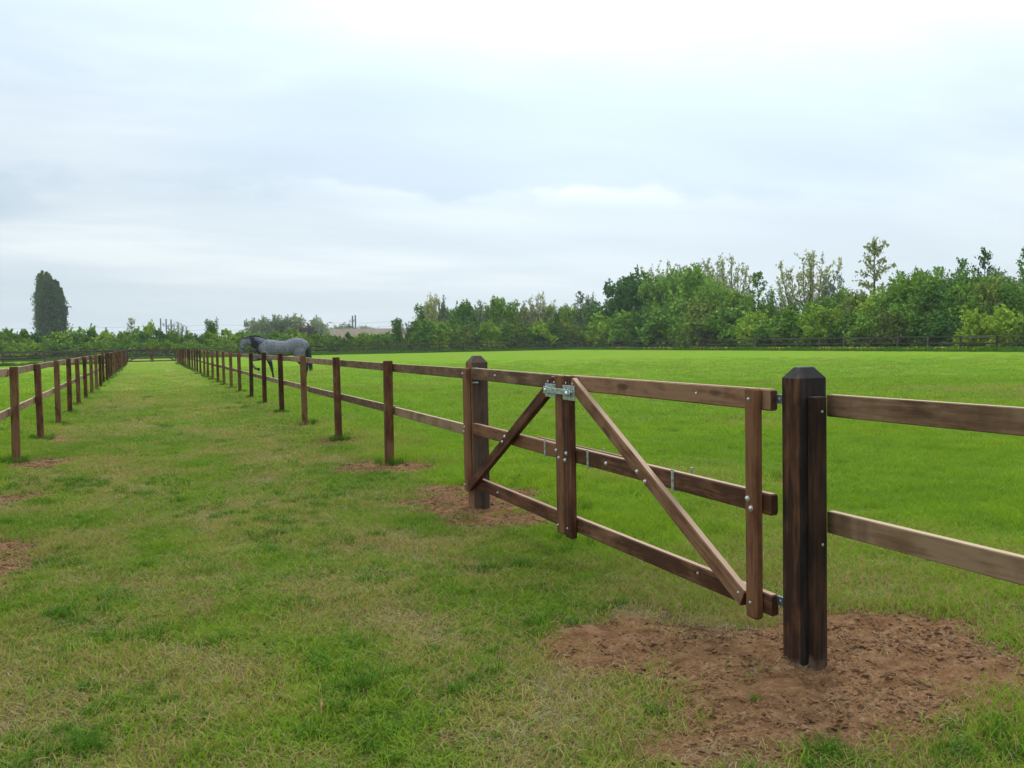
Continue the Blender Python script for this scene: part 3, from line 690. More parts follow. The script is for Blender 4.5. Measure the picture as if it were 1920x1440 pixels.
row([(746, 599, 'willow', 1, 'mid', 1.0, 'tree', 'small leftmost sapling of the tree row right of the railway bank'),
     (772, 605, 'airy', 0, 'mid', 1.0, 'tree', 'thin see-through sapling beside the leftmost sapling of the middle tree row'),
     (790, 600, 'broad', 1, 'mid', .8, 'tree', 'low round tree left of the tall pale willow'),
     (812, 556, 'willow', 0, 'pale', .62, 'tree', 'tall pale willow with loose top, left end of the middle tree row'),
     (836, 560, 'willow', 2, 'grey', .55, 'tree', 'slim grey-green willow leaning beside the tall pale willow'),
     (872, 567, 'broad', 0, 'dark', .85, 'tree', 'darkest round-headed tree of the middle tree row'),
     (900, 566, 'airy', 2, 'grey', .8, 'tree', 'thin grey-green tree right of the darkest round tree'),
     (932, 560, 'willow', 1, 'mid', .95, 'tree', 'full mid-green willow in the middle of the tree row'),
     (958, 565, 'willow', 0, 'bright', .9, 'tree', 'light green willow next to the full mid-green one'),
     (986, 570, 'willow', 2, 'pale', .9, 'tree', 'pale willow left of the open-topped pale tree'),
     (1017, 551, 'airy', 0, 'pale', .75, 'tree', 'pale open-topped tree standing above the middle tree row'),
     (1030, 575, 'willow', 1, 'mid', .8, 'tree', 'green willow under the open-topped pale tree'),
     (1062, 574, 'willow', 2, 'bright', .8, 'tree', 'light green sapling right of the open-topped pale tree'),
     (1091, 549, 'conical', 1, 'grey', .95, 'tree', 'pointed wispy grey tree near the right end of the middle row'),
     (1112, 556, 'willow', 0, 'grey', .6, 'tree', 'twiggy grey sapling just left of the big dark tree clump')], 'row', 146)
row([(px, 602+(i*11 % 9), 'shrub', i % 3, ('mid', 'bright', 'mid', 'bronze')[i % 4], 1.0, 'shrub', 'leafy green undergrowth shrub at the foot of the middle tree row', 'undergrowth shrubs of the middle tree row') for i, px in enumerate(range(800, 1150, 24))], 'row', 142)
row([(px, 572+(i*13 % 15), 'willow', i % 3, ('mid', 'grey', 'bright')[i % 3], 1.0, 'tree', 'young green tree filling the back of the middle tree row', 'young trees at the back of the middle row') for i, px in enumerate(range(800, 1140, 20))], 'row', 152)
# right-hand belt, running along the boundary fence towards the camera
row([(1168, 528, 'broad', 0, 'dark', .9, 'tree', 'dark dense tree forming the left shoulder of the big right-hand clump'),
     (1205, 514, 'broad', 1, 'dark', .85, 'tree', 'dark dense tree near the left side of the big clump, second from its left edge'),
     (1250, 512, 'broad', 2, 'mid', .9, 'tree', 'full mid-green tree in the centre of the big clump'),
     (1300, 505, 'broad', 0, 'mid', .85, 'tree', 'full green tree with the highest dense crown of the big clump'),
     (1345, 530, 'broad', 1, 'mid', .85, 'tree', 'round green tree at the right end of the big clump'),
     (1385, 548, 'broad', 2, 'bright', .9, 'tree', 'light green round tree right of the big clump'),
     (1422, 512, 'conical', 0, 'mid', 1.0, 'tree', 'small dark pointed tree in the dip right of the big clump'),
     (1460, 541, 'airy', 1, 'mid', 1.0, 'tree', 'open mid-green tree left of the tall vase-shaped pale tree'),
     (1517, 477, 'airy', 2, 'pale', 1.0, 'tree', 'tall vase-shaped pale tree with open crown'),
     (1562, 515, 'airy', 0, 'grey', .65, 'tree', 'small leafy-topped sapling right of the tall vase-shaped tree'),
     (1590, 545, 'broad', 1, 'mid', .7, 'tree', 'dense green tree left of the tallest pointed tree'),
     (1640, 453, 'conical', 2, 'pale', 1.05, 'tree', 'tallest pointed pale tree of the right-hand belt'),
     (1690, 512, 'conical', 1, 'mid', .8, 'tree', 'short pointed green sapling right of the tallest pale tree'),
     (1722, 510, 'willow', 1, 'mid', .8, 'tree', 'bushy sapling with ragged top above the right-hand belt'),
     (1762, 502, 'conical', 0, 'mid', .8, 'tree', 'dark pointed sapling, lowest of the three pointed ones at the far right'),
     (1804, 490, 'conical', 1, 'dark', .75, 'tree', 'dark pointed sapling, middle one of the three at the far right'),
     (1846, 471, 'conical', 2, 'dark', .8, 'tree', 'dark pointed sapling, tallest of the three at the far right'),
     (1925, 468, 'conical', 0, 'dark', .9, 'tree', 'dark pointed tree cut by the right edge of the picture')], 'col', 73)
row([(1246, 497, 'airy', 1, 'pale', .9, 'tree', 'pale open crown showing behind the left top of the big clump'),
     (1282, 503, 'airy', 2, 'grey', .9, 'tree', 'grey-green open crown behind the centre of the big clump'),
     (1325, 491, 'airy', 0, 'pale', .8, 'tree', 'pale open crown behind the right top of the big clump'),
     (1368, 485, 'airy', 1, 'pale', .85, 'tree', 'tallest pale open crown behind the big clump, at its right end'),
     (1830, 516, 'broad', 0, 'grey', .8, 'tree', 'hazy grey-green tree far behind the tallest dark sapling'),
     (1888, 514, 'broad', 1, 'grey', .9, 'tree', 'hazy grey-green tree near the right edge, far behind the belt')], 'col', 84)
G2, L2 = 'dense shrubs filling the right-hand tree belt', 'dense green shrub filling the middle of the right-hand tree belt'
row([(px, py, 'broad', i % 3, c, .9, 'shrub', L2, G2) for i, (px, py, c) in enumerate([(1430, 570, 'mid'), (1475, 575, 'mid'), (1540, 560, 'mid'), (1608, 552, 'bronze'), (1655, 545, 'bright'), (1700, 524, 'mid'), (1745, 517, 'mid'), (1785, 518, 'dark'), (1825, 526, 'mid'), (1868, 530, 'bronze'), (1905, 535, 'mid'), (1955, 540, 'mid')])], 'col', 70.5)
G3, L3 = 'low front shrubs along the boundary fence', 'low leafy shrub in front of the right-hand tree belt, just behind the fence'
row([(px, py, 'shrub', i % 3, c, 1.15, 'shrub', L3, G3) for i, (px, py, c) in enumerate([(1140, 590, 'bright'), (1178, 585, 'mid'), (1215, 590, 'dark'), (1255, 577, 'mid'), (1300, 585, 'mid'), (1335, 568, 'bronze'), (1375, 572, 'mid'), (1415, 585, 'bright'), (1455, 592, 'mid'), (1500, 580, 'bright'), (1545, 575, 'bright'), (1592, 590, 'mid'), (1635, 590, 'mid'), (1680, 585, 'bronze'), (1730, 592, 'mid'), (1785, 590, 'dark'), (1840, 582, 'bright'), (1900, 578, 'bright'), (1965, 580, 'mid')])], 'col', 66.9)
# beyond: poplar, trees before the railway, purple bush
def far_tree(px, py, D, base, var, colr, ws, label, cat='tree', nm='tree', z=0):
    x, y = survey(px, D); h = height_at(px, py, D)*1.03-z
    plant(nm, base, var, colr, x, y, h, ws, label, cat, z=z)
far_tree(92, 513, 260, 'poplar', 0, 'poplar', .74, 'tall dark columnar poplar alone at the left, thick main crown', 'poplar', 'poplar_tree')
far_tree(106, 528, 259, 'poplar', 1, 'poplar', .84, 'shorter narrow poplar pressed against the right side of the tall one', 'poplar', 'poplar_tree')
for i, (px, py, c, lb) in enumerate([(478, 600, 'grey', 'pale hazy tree right above the horse head, leftmost of the distant group'), (505, 597, 'grey', 'pale hazy tree in the distant group above the horse neck'), (532, 594, 'grey', 'hazy tree in the distant group above the horse back'), (556, 592, 'grey', 'tallest hazy tree of the distant group above the horse rump'), (600, 597, 'grey', 'separate round hazy tree right of the distant group')]):
    far_tree(px, py, 235, 'broad', i % 3, c, .8, lb)
far_tree(574, 613, 215, 'shrub', 0, 'purple', 1.4, 'purple-brown bramble bush at the left end of the railway bank', 'shrub', 'shrub')
for i, (px, py, lb) in enumerate([(635, 613, 'tiny grey tree beyond the railway bank beside the street lamp'), (649, 609, 'small rounded grey tree beyond the railway bank left of the masts'), (692, 613, 'tiny grey tree beyond the railway bank right of the masts')]):
    far_tree(px, py, 420, 'broad', i % 3, 'grey', 1.3, lb)
# far woodland closing the horizon
def belt(name, label, pts, D, n, hmin, hmax, colr):
    P = []
    for i in range(n):
        px = RNG.uniform(*pts); x, y = survey(px, D+RNG.uniform(-12, 12)); h = RNG.uniform(hmin, hmax); d = unit(60)
        P.append(np.array((x, y, h*.5))+d*np.array((h*.8, h*.8, h*.5))*RNG.uniform(.6, 1, 60)[:, None])
    P = np.concatenate(P); P[:, 2] = np.abs(P[:, 2])
    tag(link(name, leaves_mesh(name, P, 1.1, LEAF[colr], .3)), label, 'woodland', kind='stuff')
belt('distant_woodland', 'low grey line of distant woodland along the horizon', (-700, 2600), 620, 420, 4, 9, 'grey')

# ------------------------------------------------------------------ railway bank, masts, wires, lamp
def bank():
    m, nt, b, o = new_mat('dry_bank_grass'); t = N(nt, 'ShaderNodeTexCoord')
    n = N(nt, 'ShaderNodeTexNoise', i_Scale=.6, i_Detail=5.0, i_Roughness=.7); lk(nt, t.outputs['Object'], n.inputs[0])
    lk(nt, ramp(nt, n.outputs[0], [(.35, (.085, .062, .034)), (.55, (.140, .100, .055)), (.7, (.115, .110, .055))]), b.inputs['Base Color']); b.inputs['Roughness'].default_value = .95
    V = []; Fc = []; K = 60
    for i in range(K+1):
        px = 430+(i/K)*900
        x0, y0 = survey(px, 290); dx, dy = math.sin(YAW), math.cos(YAW)
        top = height_at(px, 617.5-(px-620)*.006, 300) * (1 if px > 560 else max(.3, 1-(560-px)/140))
        for s, z in ((-26, -.5), (-14, top*.35), (-2, top), (8, top), (30, -.5)):
            V.append((x0+dx*s, y0+dy*s, z+(random.uniform(-.12, .12) if 0 < z < top else 0)))
    for i in range(K):
        for j in range(4): a = i*5+j; Fc.append((a, a+5, a+6, a+1))
    tag(link('railway_embankment', mesh('bank', V, Fc, m, True)), 'pale dry-grass railway bank beyond the hedge', kind='structure')
bank()
CONC = plain('mast_grey_paint', (.13, .15, .17), .7, .3, .2, 3)
def mast(px, py, D, label, arms, grp=None):
    x, y = survey(px, D); z1 = height_at(px, py, D)
    r = empty('railway_mast', (x, y, 0), label, 'mast', grp)
    V = []; Fc = []
    beam('pole', (x, y, 0), (x, y, z1), .42, .42, CONC, r, up=(1, 0, 0), bev=.05)
    cx, sx = math.cos(YAW), -math.sin(YAW)
    for side, dz, L in arms:
        z = z1-dz
        beam('arm', (x, y, z), (x+side*cx*L, y+side*sx*L, z), .14, .14, CONC, r, bev=.02)
        beam('insulator', (x+side*cx*L*.85, y+side*sx*L*.85, z-.35), (x+side*cx*L*.85, y+side*sx*L*.85, z+.35), .2, .2, CONC, r, up=(1, 0, 0), bev=.04)
        beam('arm', (x, y, z+.9), (x+side*cx*L, y+side*sx*L, z+.1), .09, .09, CONC, r, bev=.02)
    return (x, y, z1)
ms = []
mast(305, 597, 330, 'left mast of the group of three above the low hedge', [(1, 2.1, 1.1)])
mast(315.4, 598, 330, 'middle and thickest mast of the group of three above the low hedge', [(-1, 2.2, 1.0), (1, 3.3, .8)])
mast(324.6, 599, 330, 'right mast of the group of three above the low hedge', [(-1, 2.0, .9), (1, 2.2, .9)])
mast(664, 592, 330, 'left mast of the pair on the railway bank, arms pointing left', [(-1, 1.9, 1.1), (-1, 3.0, 1.5)])
mast(669.3, 591, 333, 'right mast of the pair on the railway bank', [(-1, 2.0, .8)])
WIRE = plain('overhead_wire', (.30, .32, .34), .5, .5, .1, 1)
wr = empty('overhead_line', (*survey(320, 331), 6), 'thin railway wires running level above the hedge from mast to mast', 'wires')
for k, (dz, dD) in enumerate(((8.6, 0), (7.0, 0), (5.6, 2))):
    pts = [(*survey(px, 331+dD), dz+(.25 if (i % 2) else -.1)) for i, px in enumerate(range(-360, 800, 58))]
    segs = [(pts[i], pts[i+1], .035, .035) for i in range(len(pts)-1)]
    me = tube_net('wire', segs, WIRE); o = link('wire', me, wr); o.matrix_basis = wr.matrix_basis.inverted()
x, y = survey(630, 240); zl = height_at(628, 604.5, 240)
lp = empty('street_lamp', (x, y, 0), 'slim pale street lamp with curved arm in front of the railway bank', 'street lamp')
LG = plain('lamp_pole_paint', (.55, .57, .58), .5, .3, .1, 2)
beam('pole', (x, y, 0), (x, y, zl-.5), .16, .16, LG, lp, up=(1, 0, 0), bev=.03)
beam('arm', (x, y, zl-.5), (x-math.cos(YAW)*.7, y+math.sin(YAW)*.7, zl), .1, .1, LG, lp, bev=.02)
beam('lamp_head', (x-math.cos(YAW)*.7, y+math.sin(YAW)*.7, zl), (x-math.cos(YAW)*1.4, y+math.sin(YAW)*1.4, zl+.02), .3, .16, CONC, lp, bev=.03)

# ------------------------------------------------------------------ horse
def loft(bm_V, bm_F, path, seg=16, fat=1.0):
    """path: (x, y, z, r_in_plane, r_side); closed capsule-like loft following a path in the XZ plane"""
    k0 = len(bm_V); n = len(path); path = [(p[0], p[1], p[2], p[3]*(fat if p[2] < .99 else 1), p[4]*(fat if p[2] < .99 else 1)) for p in path]
    for i, (x, y, z, r, s) in enumerate(path):
        a = Vector(path[max(0, i-1)][:3]); b = Vector(path[min(n-1, i+1)][:3]); d = (b-a).normalized()
        side = Vector((0, 1, 0)); up = d.cross(side).normalized(); side = up.cross(d).normalized()
        for j in range(seg):
            t = 2*PI*j/seg; bm_V.append(Vector((x, y, z))+up*r*math.cos(t)+side*s*math.sin(t))
    for i in range(n-1):
        for j in range(seg):
            q = (j+1) % seg; bm_F.append((k0+i*seg+j, k0+i*seg+q, k0+(i+1)*seg+q, k0+(i+1)*seg+j))
    bm_F.append(tuple(k0+j for j in range(seg-1, -1, -1))); bm_F.append(tuple(k0+(n-1)*seg+j for j in range(seg)))
def horse():
    x, y = survey(531.5, 40.0); b = YAW+math.atan((531.5-960)/FPX)
    # local +X = towards the head (left in view), local Y lateral
    r = empty('horse', (x, y, 0), 'dappled grey horse with dark mane and tail stepping left behind the lane fence', 'horse', rz=PI-b)
    m, nt, bs, o = new_mat('dapple_grey_coat'); t = N(nt, 'ShaderNodeTexCoord'); P = t.outputs['Object']
    sp = N(nt, 'ShaderNodeSeparateXYZ'); lk(nt, P, sp.inputs[0])
    vo = N(nt, 'ShaderNodeTexVoronoi', i_Scale=15.0); lk(nt, P, vo.inputs[0])
    no = N(nt, 'ShaderNodeTexNoise', i_Scale=3.2, i_Detail=4.0); lk(nt, P, no.inputs[0])
    c = ramp(nt, vo.outputs['Distance'], [(.1, (.29, .29, .31)), (.6, (.13, .13, .15))])
    c = mix(nt, ramp(nt, no.outputs[0], [(.38, (.75, .75, .75)), (.65, (0, 0, 0))]), c, (.15, .15, .175))
    # black points: legs
    c = mix(nt, ramp(nt, math_n(nt, 'ADD', sp.outputs[2], math_n(nt, 'MULTIPLY', no.outputs[0], .25)), [(.98, (.94, .94, .94)), (1.24, (0, 0, 0))]), c, (.016, .020, .022))
    # dark neck and throat
    nx_ = math_n(nt, 'ADD', sp.outputs[0], math_n(nt, 'MULTIPLY', math_n(nt, 'ADD', no.outputs[0], math_n(nt, 'MULTIPLY', sp.outputs[2], -.35)), .9))
    nx_ = math_n(nt, 'ADD', nx_, .22)
    c = mix(nt, math_n(nt, 'MULTIPLY', ramp(nt, math_n(nt, 'MULTIPLY', nx_, .5), [(.50, (0, 0, 0)), (.60, (.95, .95, .95)), (.74, (.95, .95, .95)), (.82, (0, 0, 0))]), 1.0), c, (.018, .018, .024))
    # pale face, dark muzzle
    hd = ramp(nt, math_n(nt, 'MULTIPLY', nx_, .5), [(.77, (0, 0, 0)), (.85, (1, 1, 1))])
    c = mix(nt, hd, c, (.20, .205, .215)); c2 = N(nt, 'ShaderNodeTexNoise', i_Scale=14.0); lk(nt, P, c2.inputs[0])
    c = mix(nt, math_n(nt, 'MULTIPLY', hd, ramp(nt, c2.outputs[0], [(.48, (0, 0, 0)), (.62, (.7, .7, .7))])), c, (.07, .07, .08))
    mz = math_n(nt, 'MULTIPLY', hd, ramp(nt, math_n(nt, 'MULTIPLY', sp.outputs[2], .5), [(.64, (1, 1, 1)), (.69, (0, 0, 0))]))
    c = mix(nt, mz, c, (.10, .12, .145))
    lk(nt, c, bs.inputs['Base Color']); bs.inputs['Roughness'].default_value = .75; bs.inputs['Specular IOR Level'].default_value = .12
    V = []; F = []
    loft(V, F, [(1.03, 0, 1.26, .10, .09), (.96, 0, 1.30, .22, .17), (.80, 0, 1.36, .32, .23), (.58, 0, 1.41, .375, .27), (.38, 0, 1.41, .355, .29), (.12, 0, 1.385, .33, .31), (-.15, 0, 1.39, .325, .31), (-.38, 0, 1.46, .33, .29), (-.58, 0, 1.52, .325, .28), (-.78, 0, 1.50, .30, .26), (-.93, 0, 1.43, .24, .21), (-1.02, 0, 1.36, .13, .12)])
    loft(V, F, [(.62, 0, 1.40, .34, .17), (.80, 0, 1.53, .315, .145), (.98, 0, 1.64, .27, .12), (1.15, 0, 1.71, .225, .105), (1.32, 0, 1.74, .175, .095), (1.46, 0, 1.72, .14, .09)])
    loft(V, F, [(1.45, 0, 1.80, .08, .07), (1.50, 0, 1.72, .150, .105), (1.54, 0, 1.62, .155, .108), (1.58, 0, 1.50, .125, .085), (1.61, 0, 1.40, .092, .066), (1.625, 0, 1.32, .080, .062), (1.62, 0, 1.25, .066, .056), (1.60, 0, 1.22, .035, .035)])
    # forelegs: near one (left) standing and slanting back, off one lifted with the forearm level
    for s in (1, -1):
        loft(V, F, [(.78, s*.13, 1.52, .10, .07), (.70, s*.16, 1.25, .17, .10), (.60, s*.15, 1.05, .13, .085)])
    loft(V, F, [(.62, -.14, 1.15, .13, .08), (.56, -.14, .98, .105, .07), (.50, -.14, .78, .070, .052), (.46, -.14, .60, .052, .046), (.455, -.14, .56, .054, .05), (.43, -.14, .42, .036, .030), (.405, -.14, .25, .034, .030), (.40, -.14, .19, .045, .040), (.42, -.14, .11, .036, .034), (.43, -.14, .07, .055, .052), (.44, -.14, 0.0, .068, .062)], fat=1.22)
    loft(V, F, [(.72, .14, 1.12, .13, .08), (.92, .14, 1.01, .090, .065), (1.12, .14, .975, .068, .052), (1.24, .14, .97, .062, .052), (1.285, .14, .93, .056, .05), (1.24, .14, .80, .038, .032), (1.16, .14, .66, .036, .031), (1.12, .14, .60, .046, .042), (1.04, .14, .575, .036, .034), (.99, .14, .565, .052, .050), (.93, .14, .55, .058, .054)], fat=1.2)
    # hind legs
    for s, dx in ((1, -.10), (-1, -.04)):
        loft(V, F, [(-.60, s*.14, 1.50, .24, .12), (-.66+dx*.2, s*.17, 1.25, .25, .13), (-.62+dx*.4, s*.17, 1.05, .19, .11), (-.68+dx*.6, s*.16, .86, .115, .08), (-.82+dx, s*.15, .66, .075, .055), (-.87+dx, s*.15, .56, .062, .050), (-.84+dx, s*.15, .40, .042, .036), (-.82+dx, s*.15, .25, .040, .036), (-.80+dx, s*.15, .19, .050, .045), (-.76+dx, s*.15, .11, .038, .036), (-.74+dx, s*.15, .06, .058, .054), (-.72+dx, s*.15, 0.0, .068, .062)], fat=1.15)
    for s in (1, -1):   # ears
        loft(V, F, [(1.50, s*.055, 1.83, .030, .022), (1.53, s*.06, 1.88, .030, .020), (1.565, s*.062, 1.955, .008, .006)], 8)
    body = link('body', mesh('horse_body', V, F, m), r)
    md = body.modifiers.new('skin', 'REMESH'); md.mode = 'VOXEL'; md.voxel_size = .017; md.use_smooth_shade = True
    sm = body.modifiers.new('soften', 'SMOOTH'); sm.factor = .5; sm.iterations = 5
    HAIR = plain('black_horse_hair', (.014, .015, .020), .5, 0, .3, 30)
    # mane: overlapping locks along the crest; tail: long bundle
    def locks(name, roots, n, L0, L1, w0, grav, spread):
        V = []; Fc = []
        for i in range(n):
            t = random.random(); k = min(len(roots)-2, int(t*(len(roots)-1))); f = t*(len(roots)-1)-k
            p = Vector(roots[k]).lerp(Vector(roots[k+1]), f)+Vector((random.gauss(0, .008), random.gauss(0, .012), random.gauss(0, .006)))
            d = Vector(spread)+Vector((random.gauss(0, .09), random.gauss(0, .12), random.gauss(0, .08))); L = random.uniform(L0, L1); s = L/6; k0 = len(V)
            for j in range(7):
                ww = w0*(1-j/6.5)+.002; V.append(p+Vector((ww, 0, 0))); V.append(p-Vector((ww, 0, 0))); V.append(p+Vector((0, ww*.7, 0)))
                d = (d+Vector(grav)*.35).normalized(); p = p+d*s
            for j in range(6):
                for q in range(3): a = k0+j*3+q; b_ = k0+j*3+(q+1) % 3; Fc.append((a, b_, b_+3, a+3))
        return link(name, mesh(name, V, Fc, HAIR), r)
    crest = [(.62, 0, 1.80), (.80, 0, 1.87), (.95, 0, 1.93), (1.07, 0, 1.955), (1.22, 0, 1.945), (1.38, 0, 1.90), (1.50, 0, 1.86)]
    locks('mane', crest, 320, .14, .32, .026, (.02, -.5, -1), (0, -.5, .35))
    locks('forelock', [(1.52, 0, 1.86), (1.58, 0, 1.82)], 18, .08, .18, .012, (.3, 0, -1), (.5, 0, .1))
    locks('tail', [(-.97, 0, 1.66), (-1.01, 0, 1.58), (-1.02, 0, 1.48)], 130, .8, 1.15, .024, (.0, 0, -1), (-.16, 0, -.6))
    STR = plain('black_halter_strap', (.012, .012, .014), .5, 0, .1, 20)
    hv = empty('halter', (0, 0, 0)); hv.parent = r
    def band(path):
        V = []; Fc = []
        n = len(path)
        for i, p in enumerate(path):
            p = Vector(p); V += [p+Vector((0, 0, .014)), p-Vector((0, 0, .014))]
        for i in range(n-1): Fc.append((2*i, 2*i+1, 2*i+3, 2*i+2))
        me = mesh('strap', V, Fc, STR); o = link('strap', me, hv); s_ = o.modifiers.new('t', 'SOLIDIFY'); s_.thickness = .006; return o
    band([(1.60+.105*math.cos(t), .083*math.sin(t), 1.43+.03*math.cos(t)) for t in [i*PI/12 for i in range(25)]])
    band([(1.56-.10*abs(math.cos(t)), .0+.118*math.sin(t), 1.60+.22*math.cos(t)*0+(.0)) for t in [PI*.25+i*PI/24 for i in range(13)]])
horse()

# ------------------------------------------------------------------ grass
def blade_clump(n, rad, h0, h1, wd, lean, tilt=0.5, flat=False):
    V = []; Fc = []; S = []
    for i in range(n):
        a = random.uniform(0, 2*PI); r = rad*math.sqrt(random.random()); x, y = r*math.cos(a), r*math.sin(a)
        h = random.uniform(h0, h1); b = random.uniform(0, 2*PI); ln = random.uniform(.2, 1)*lean*h; dx, dy = math.cos(b)*ln, math.sin(b)*ln
        c = b+random.uniform(-1.2, 1.2)+PI/2; wx, wy = math.cos(c)*wd/2, math.sin(c)*wd/2; s = random.random(); k = len(V)
        pz = (0, .5, .85, 1.0) if not flat else (0, .8, .9, .3)
        for t, zf, wf in ((0, pz[0], 1), (.28, pz[1], .9), (.65, pz[2], .65)):
            V += [(x+dx*t-wx*wf, y+dy*t-wy*wf, h*zf-.004*(t == 0)), (x+dx*t+wx*wf, y+dy*t+wy*wf, h*zf-.004*(t == 0))]
        V.append((x+dx, y+dy, h*pz[3])); S += [s]*7
        Fc += [(k, k+1, k+3, k+2), (k+2, k+3, k+5, k+4), (k+4, k+5, k+6)]
    return V, Fc, S
def scatter(name, label, variants, mat, P, scale, lane=None, dry=None):
    """P (n,3) points; every variant clump and the points live in one mesh, joined up by geometry nodes"""
    n = len(P); V = [tuple(p) for p in P]; Fc = []; kk = list(RNG.integers(0, len(variants), n)); isp = [1]*n; S = [0.0]*n
    for vi, (cv, cf, cs) in enumerate(variants):
        o = len(V); V += cv; Fc += [tuple(i+o for i in f) for f in cf]; kk += [vi]*len(cv); isp += [0]*len(cv); S += cs
    me = mesh(name, V, Fc, mat); tot = len(V); pad = tot-n
    attr(me, 'shade', S); attr(me, 'kindex', kk); attr(me, 'isp', isp)
    attr(me, 'lane', np.concatenate([in_lane(P[:, 0]) if lane is None else lane, np.zeros(pad)])); attr(me, 'dry', np.concatenate([dry if dry is not None else dryness(P[:, 0], P[:, 1]), np.zeros(pad)]))
    a = me.attributes.new('rot', 'FLOAT_VECTOR', 'POINT'); rv = np.zeros((tot, 3), np.float32); rv[:n, 2] = RNG.uniform(0, 6.28, n); rv[:n, :2] = RNG.normal(size=(n, 2))*.08; a.data.foreach_set('vector', rv.ravel())
    a = me.attributes.new('scl', 'FLOAT_VECTOR', 'POINT'); sv = np.ones((tot, 3), np.float32); sv[:n] = scale; a.data.foreach_set('vector', sv.ravel())
    ob = tag(link(name, me), label, 'grass', kind='stuff')
    ng = bpy.data.node_groups.new(name+'_nodes', 'GeometryNodeTree')
    ng.interface.new_socket('Geometry', in_out='INPUT', socket_type='NodeSocketGeometry'); ng.interface.new_socket('Geometry', in_out='OUTPUT', socket_type='NodeSocketGeometry')
    gi = ng.nodes.new('NodeGroupInput'); go = ng.nodes.new('NodeGroupOutput'); join = ng.nodes.new('GeometryNodeJoinGeometry')
    def named(nm, ty):
        q = ng.nodes.new('GeometryNodeInputNamedAttribute'); q.data_type = ty; q.inputs['Name'].default_value = nm
        return [s for s in q.outputs if s.enabled and s.name == 'Attribute'][0]
    def sep_(geo, fieldsock):
        s = ng.nodes.new('GeometryNodeSeparateGeometry'); s.domain = 'POINT'; ng.links.new(geo, s.inputs['Geometry']); ng.links.new(fieldsock, s.inputs['Selection']); return s
    def cmp_(nm, v):
        c = ng.nodes.new('FunctionNodeCompare'); c.data_type = 'FLOAT'; c.operation = 'GREATER_THAN' if v == .5 and nm == 'isp' else 'EQUAL'
        ng.links.new(named(nm, 'FLOAT'), c.inputs[0]); c.inputs[1].default_value = v
        if c.operation == 'EQUAL': c.inputs['Epsilon'].default_value = .1
        return c.outputs[0]
    s0 = sep_(gi.outputs[0], cmp_('isp', .5))
    for vi in range(len(variants)):
        a1 = sep_(s0.outputs[0], cmp_('kindex', vi)); b1 = sep_(s0.outputs[1], cmp_('kindex', vi))
        ip = ng.nodes.new('GeometryNodeInstanceOnPoints'); m2p = ng.nodes.new('GeometryNodeMeshToPoints')
        ng.links.new(a1.outputs[0], m2p.inputs[0]); ng.links.new(m2p.outputs[0], ip.inputs['Points']); ng.links.new(b1.outputs[0], ip.inputs['Instance'])
        er = ng.nodes.new('FunctionNodeEulerToRotation'); ng.links.new(named('rot', 'FLOAT_VECTOR'), er.inputs[0]); ng.links.new(er.outputs[0], ip.inputs['Rotation'])
        ng.links.new(named('scl', 'FLOAT_VECTOR'), ip.inputs['Scale']); ng.links.new(ip.outputs[0], join.inputs[0])
    ng.links.new(join.outputs[0], go.inputs[0])
    md = ob.modifiers.new('scatter', 'NODES'); md.node_group = ng
    return ob
def wedge(n, D0, D1):
    """uniform over the ground seen, with a margin to either side"""
    pxa, pxb = (-1100, 2950) if D0 < 5 else (-430, 2330)
    if D0 < 5: D0 = 1.4
    D = np.sqrt(RNG.uniform(D0*D0, D1*D1, n)); t = (RNG.uniform(pxa, pxb, n)-960)/FPX
    x = (Fv.x+R2.x*t)*D; y = (Fv.y+R2.y*t)*D
    return x, y, D
GREEN = blade_material('green_grass_blade', 'green'); TUFT = blade_material('dark_tuft_blade', 'tuft'); DRYB = blade_material('straw_blade', 'dry')
lawn = [blade_clump(75, .17, .018, .055, .0042, 1.5) for _ in range(4)]
tufts = [blade_clump(60, .055, .05, .115, .0045, 1.0) for _ in range(3)]
straws = [blade_clump(34, .17, .010, .035, .0030, 4.0, flat=True) for _ in range(3)]
def keep(x, y, p):
    k = RNG.random(len(x)) < p; return x[k], y[k], k
def layer(name, label, var, mat, sets):
    PX = []; SC_ = []; DR = []; LN = []
    for n, D0, D1, prob, smin, smax, zf in sets:
        x, y, D = wedge(n, D0, D1); k = RNG.random(n) < prob(x, y); x, y = x[k], y[k]
        s = RNG.uniform(smin, smax, len(x)); lane = in_lane(x)*(1-smooth(97, 100, y))
        PX.append(np.stack([x, y, ground_z(x, y)-.002], 1)); SC_.append(np.stack([s, s, s*zf*(1-.35*lane)*RNG.uniform(.7, 1.2, len(x))*(.55+.9*fbm(x+3, y+61, .45, 3))], 1)); DR.append(dryness(x, y)); LN.append(lane*(1-.55*smooth(14, 45, y)))
    P = np.concatenate(PX)
    return scatter(name, label, var, mat, P, np.concatenate(SC_), np.concatenate(LN), np.concatenate(DR))
gp = lambda x, y: np.clip(1-dirt(x, y)*2.2, 0.02, 1)*(1-in_lane(x)*smooth(.62, 1.0, dryness(x, y))*.75)
layer('grass', 'short green turf of the lane and paddock', lawn, GREEN,
      [(21000, 2.2, 9, gp, .8, 1.25, 1.0), (16000, 9, 17, gp, 1.0, 1.7, .85), (20000, 17, 34, gp, 1.6, 2.8, .6), (26000, 34, 80, lambda x, y: gp(x, y)*(1-smooth(34, 80, np.hypot(x, y)))*.9, 2.4, 3.6, .36)])
tp = lambda x, y: np.clip((fbm(x+31, y+7, .55, 4)-.50)*3.2, 0, 1)*np.clip(1-dirt(x, y)*2.2, .012, 1)*(.10+.90*in_lane(x))
layer('grass_tufts', 'darker longer tufts standing in the turf', tufts, TUFT, [(19000, 2.2, 12, tp, .35, 1.2, .85), (9000, 12, 30, tp, .8, 1.8, .6)])
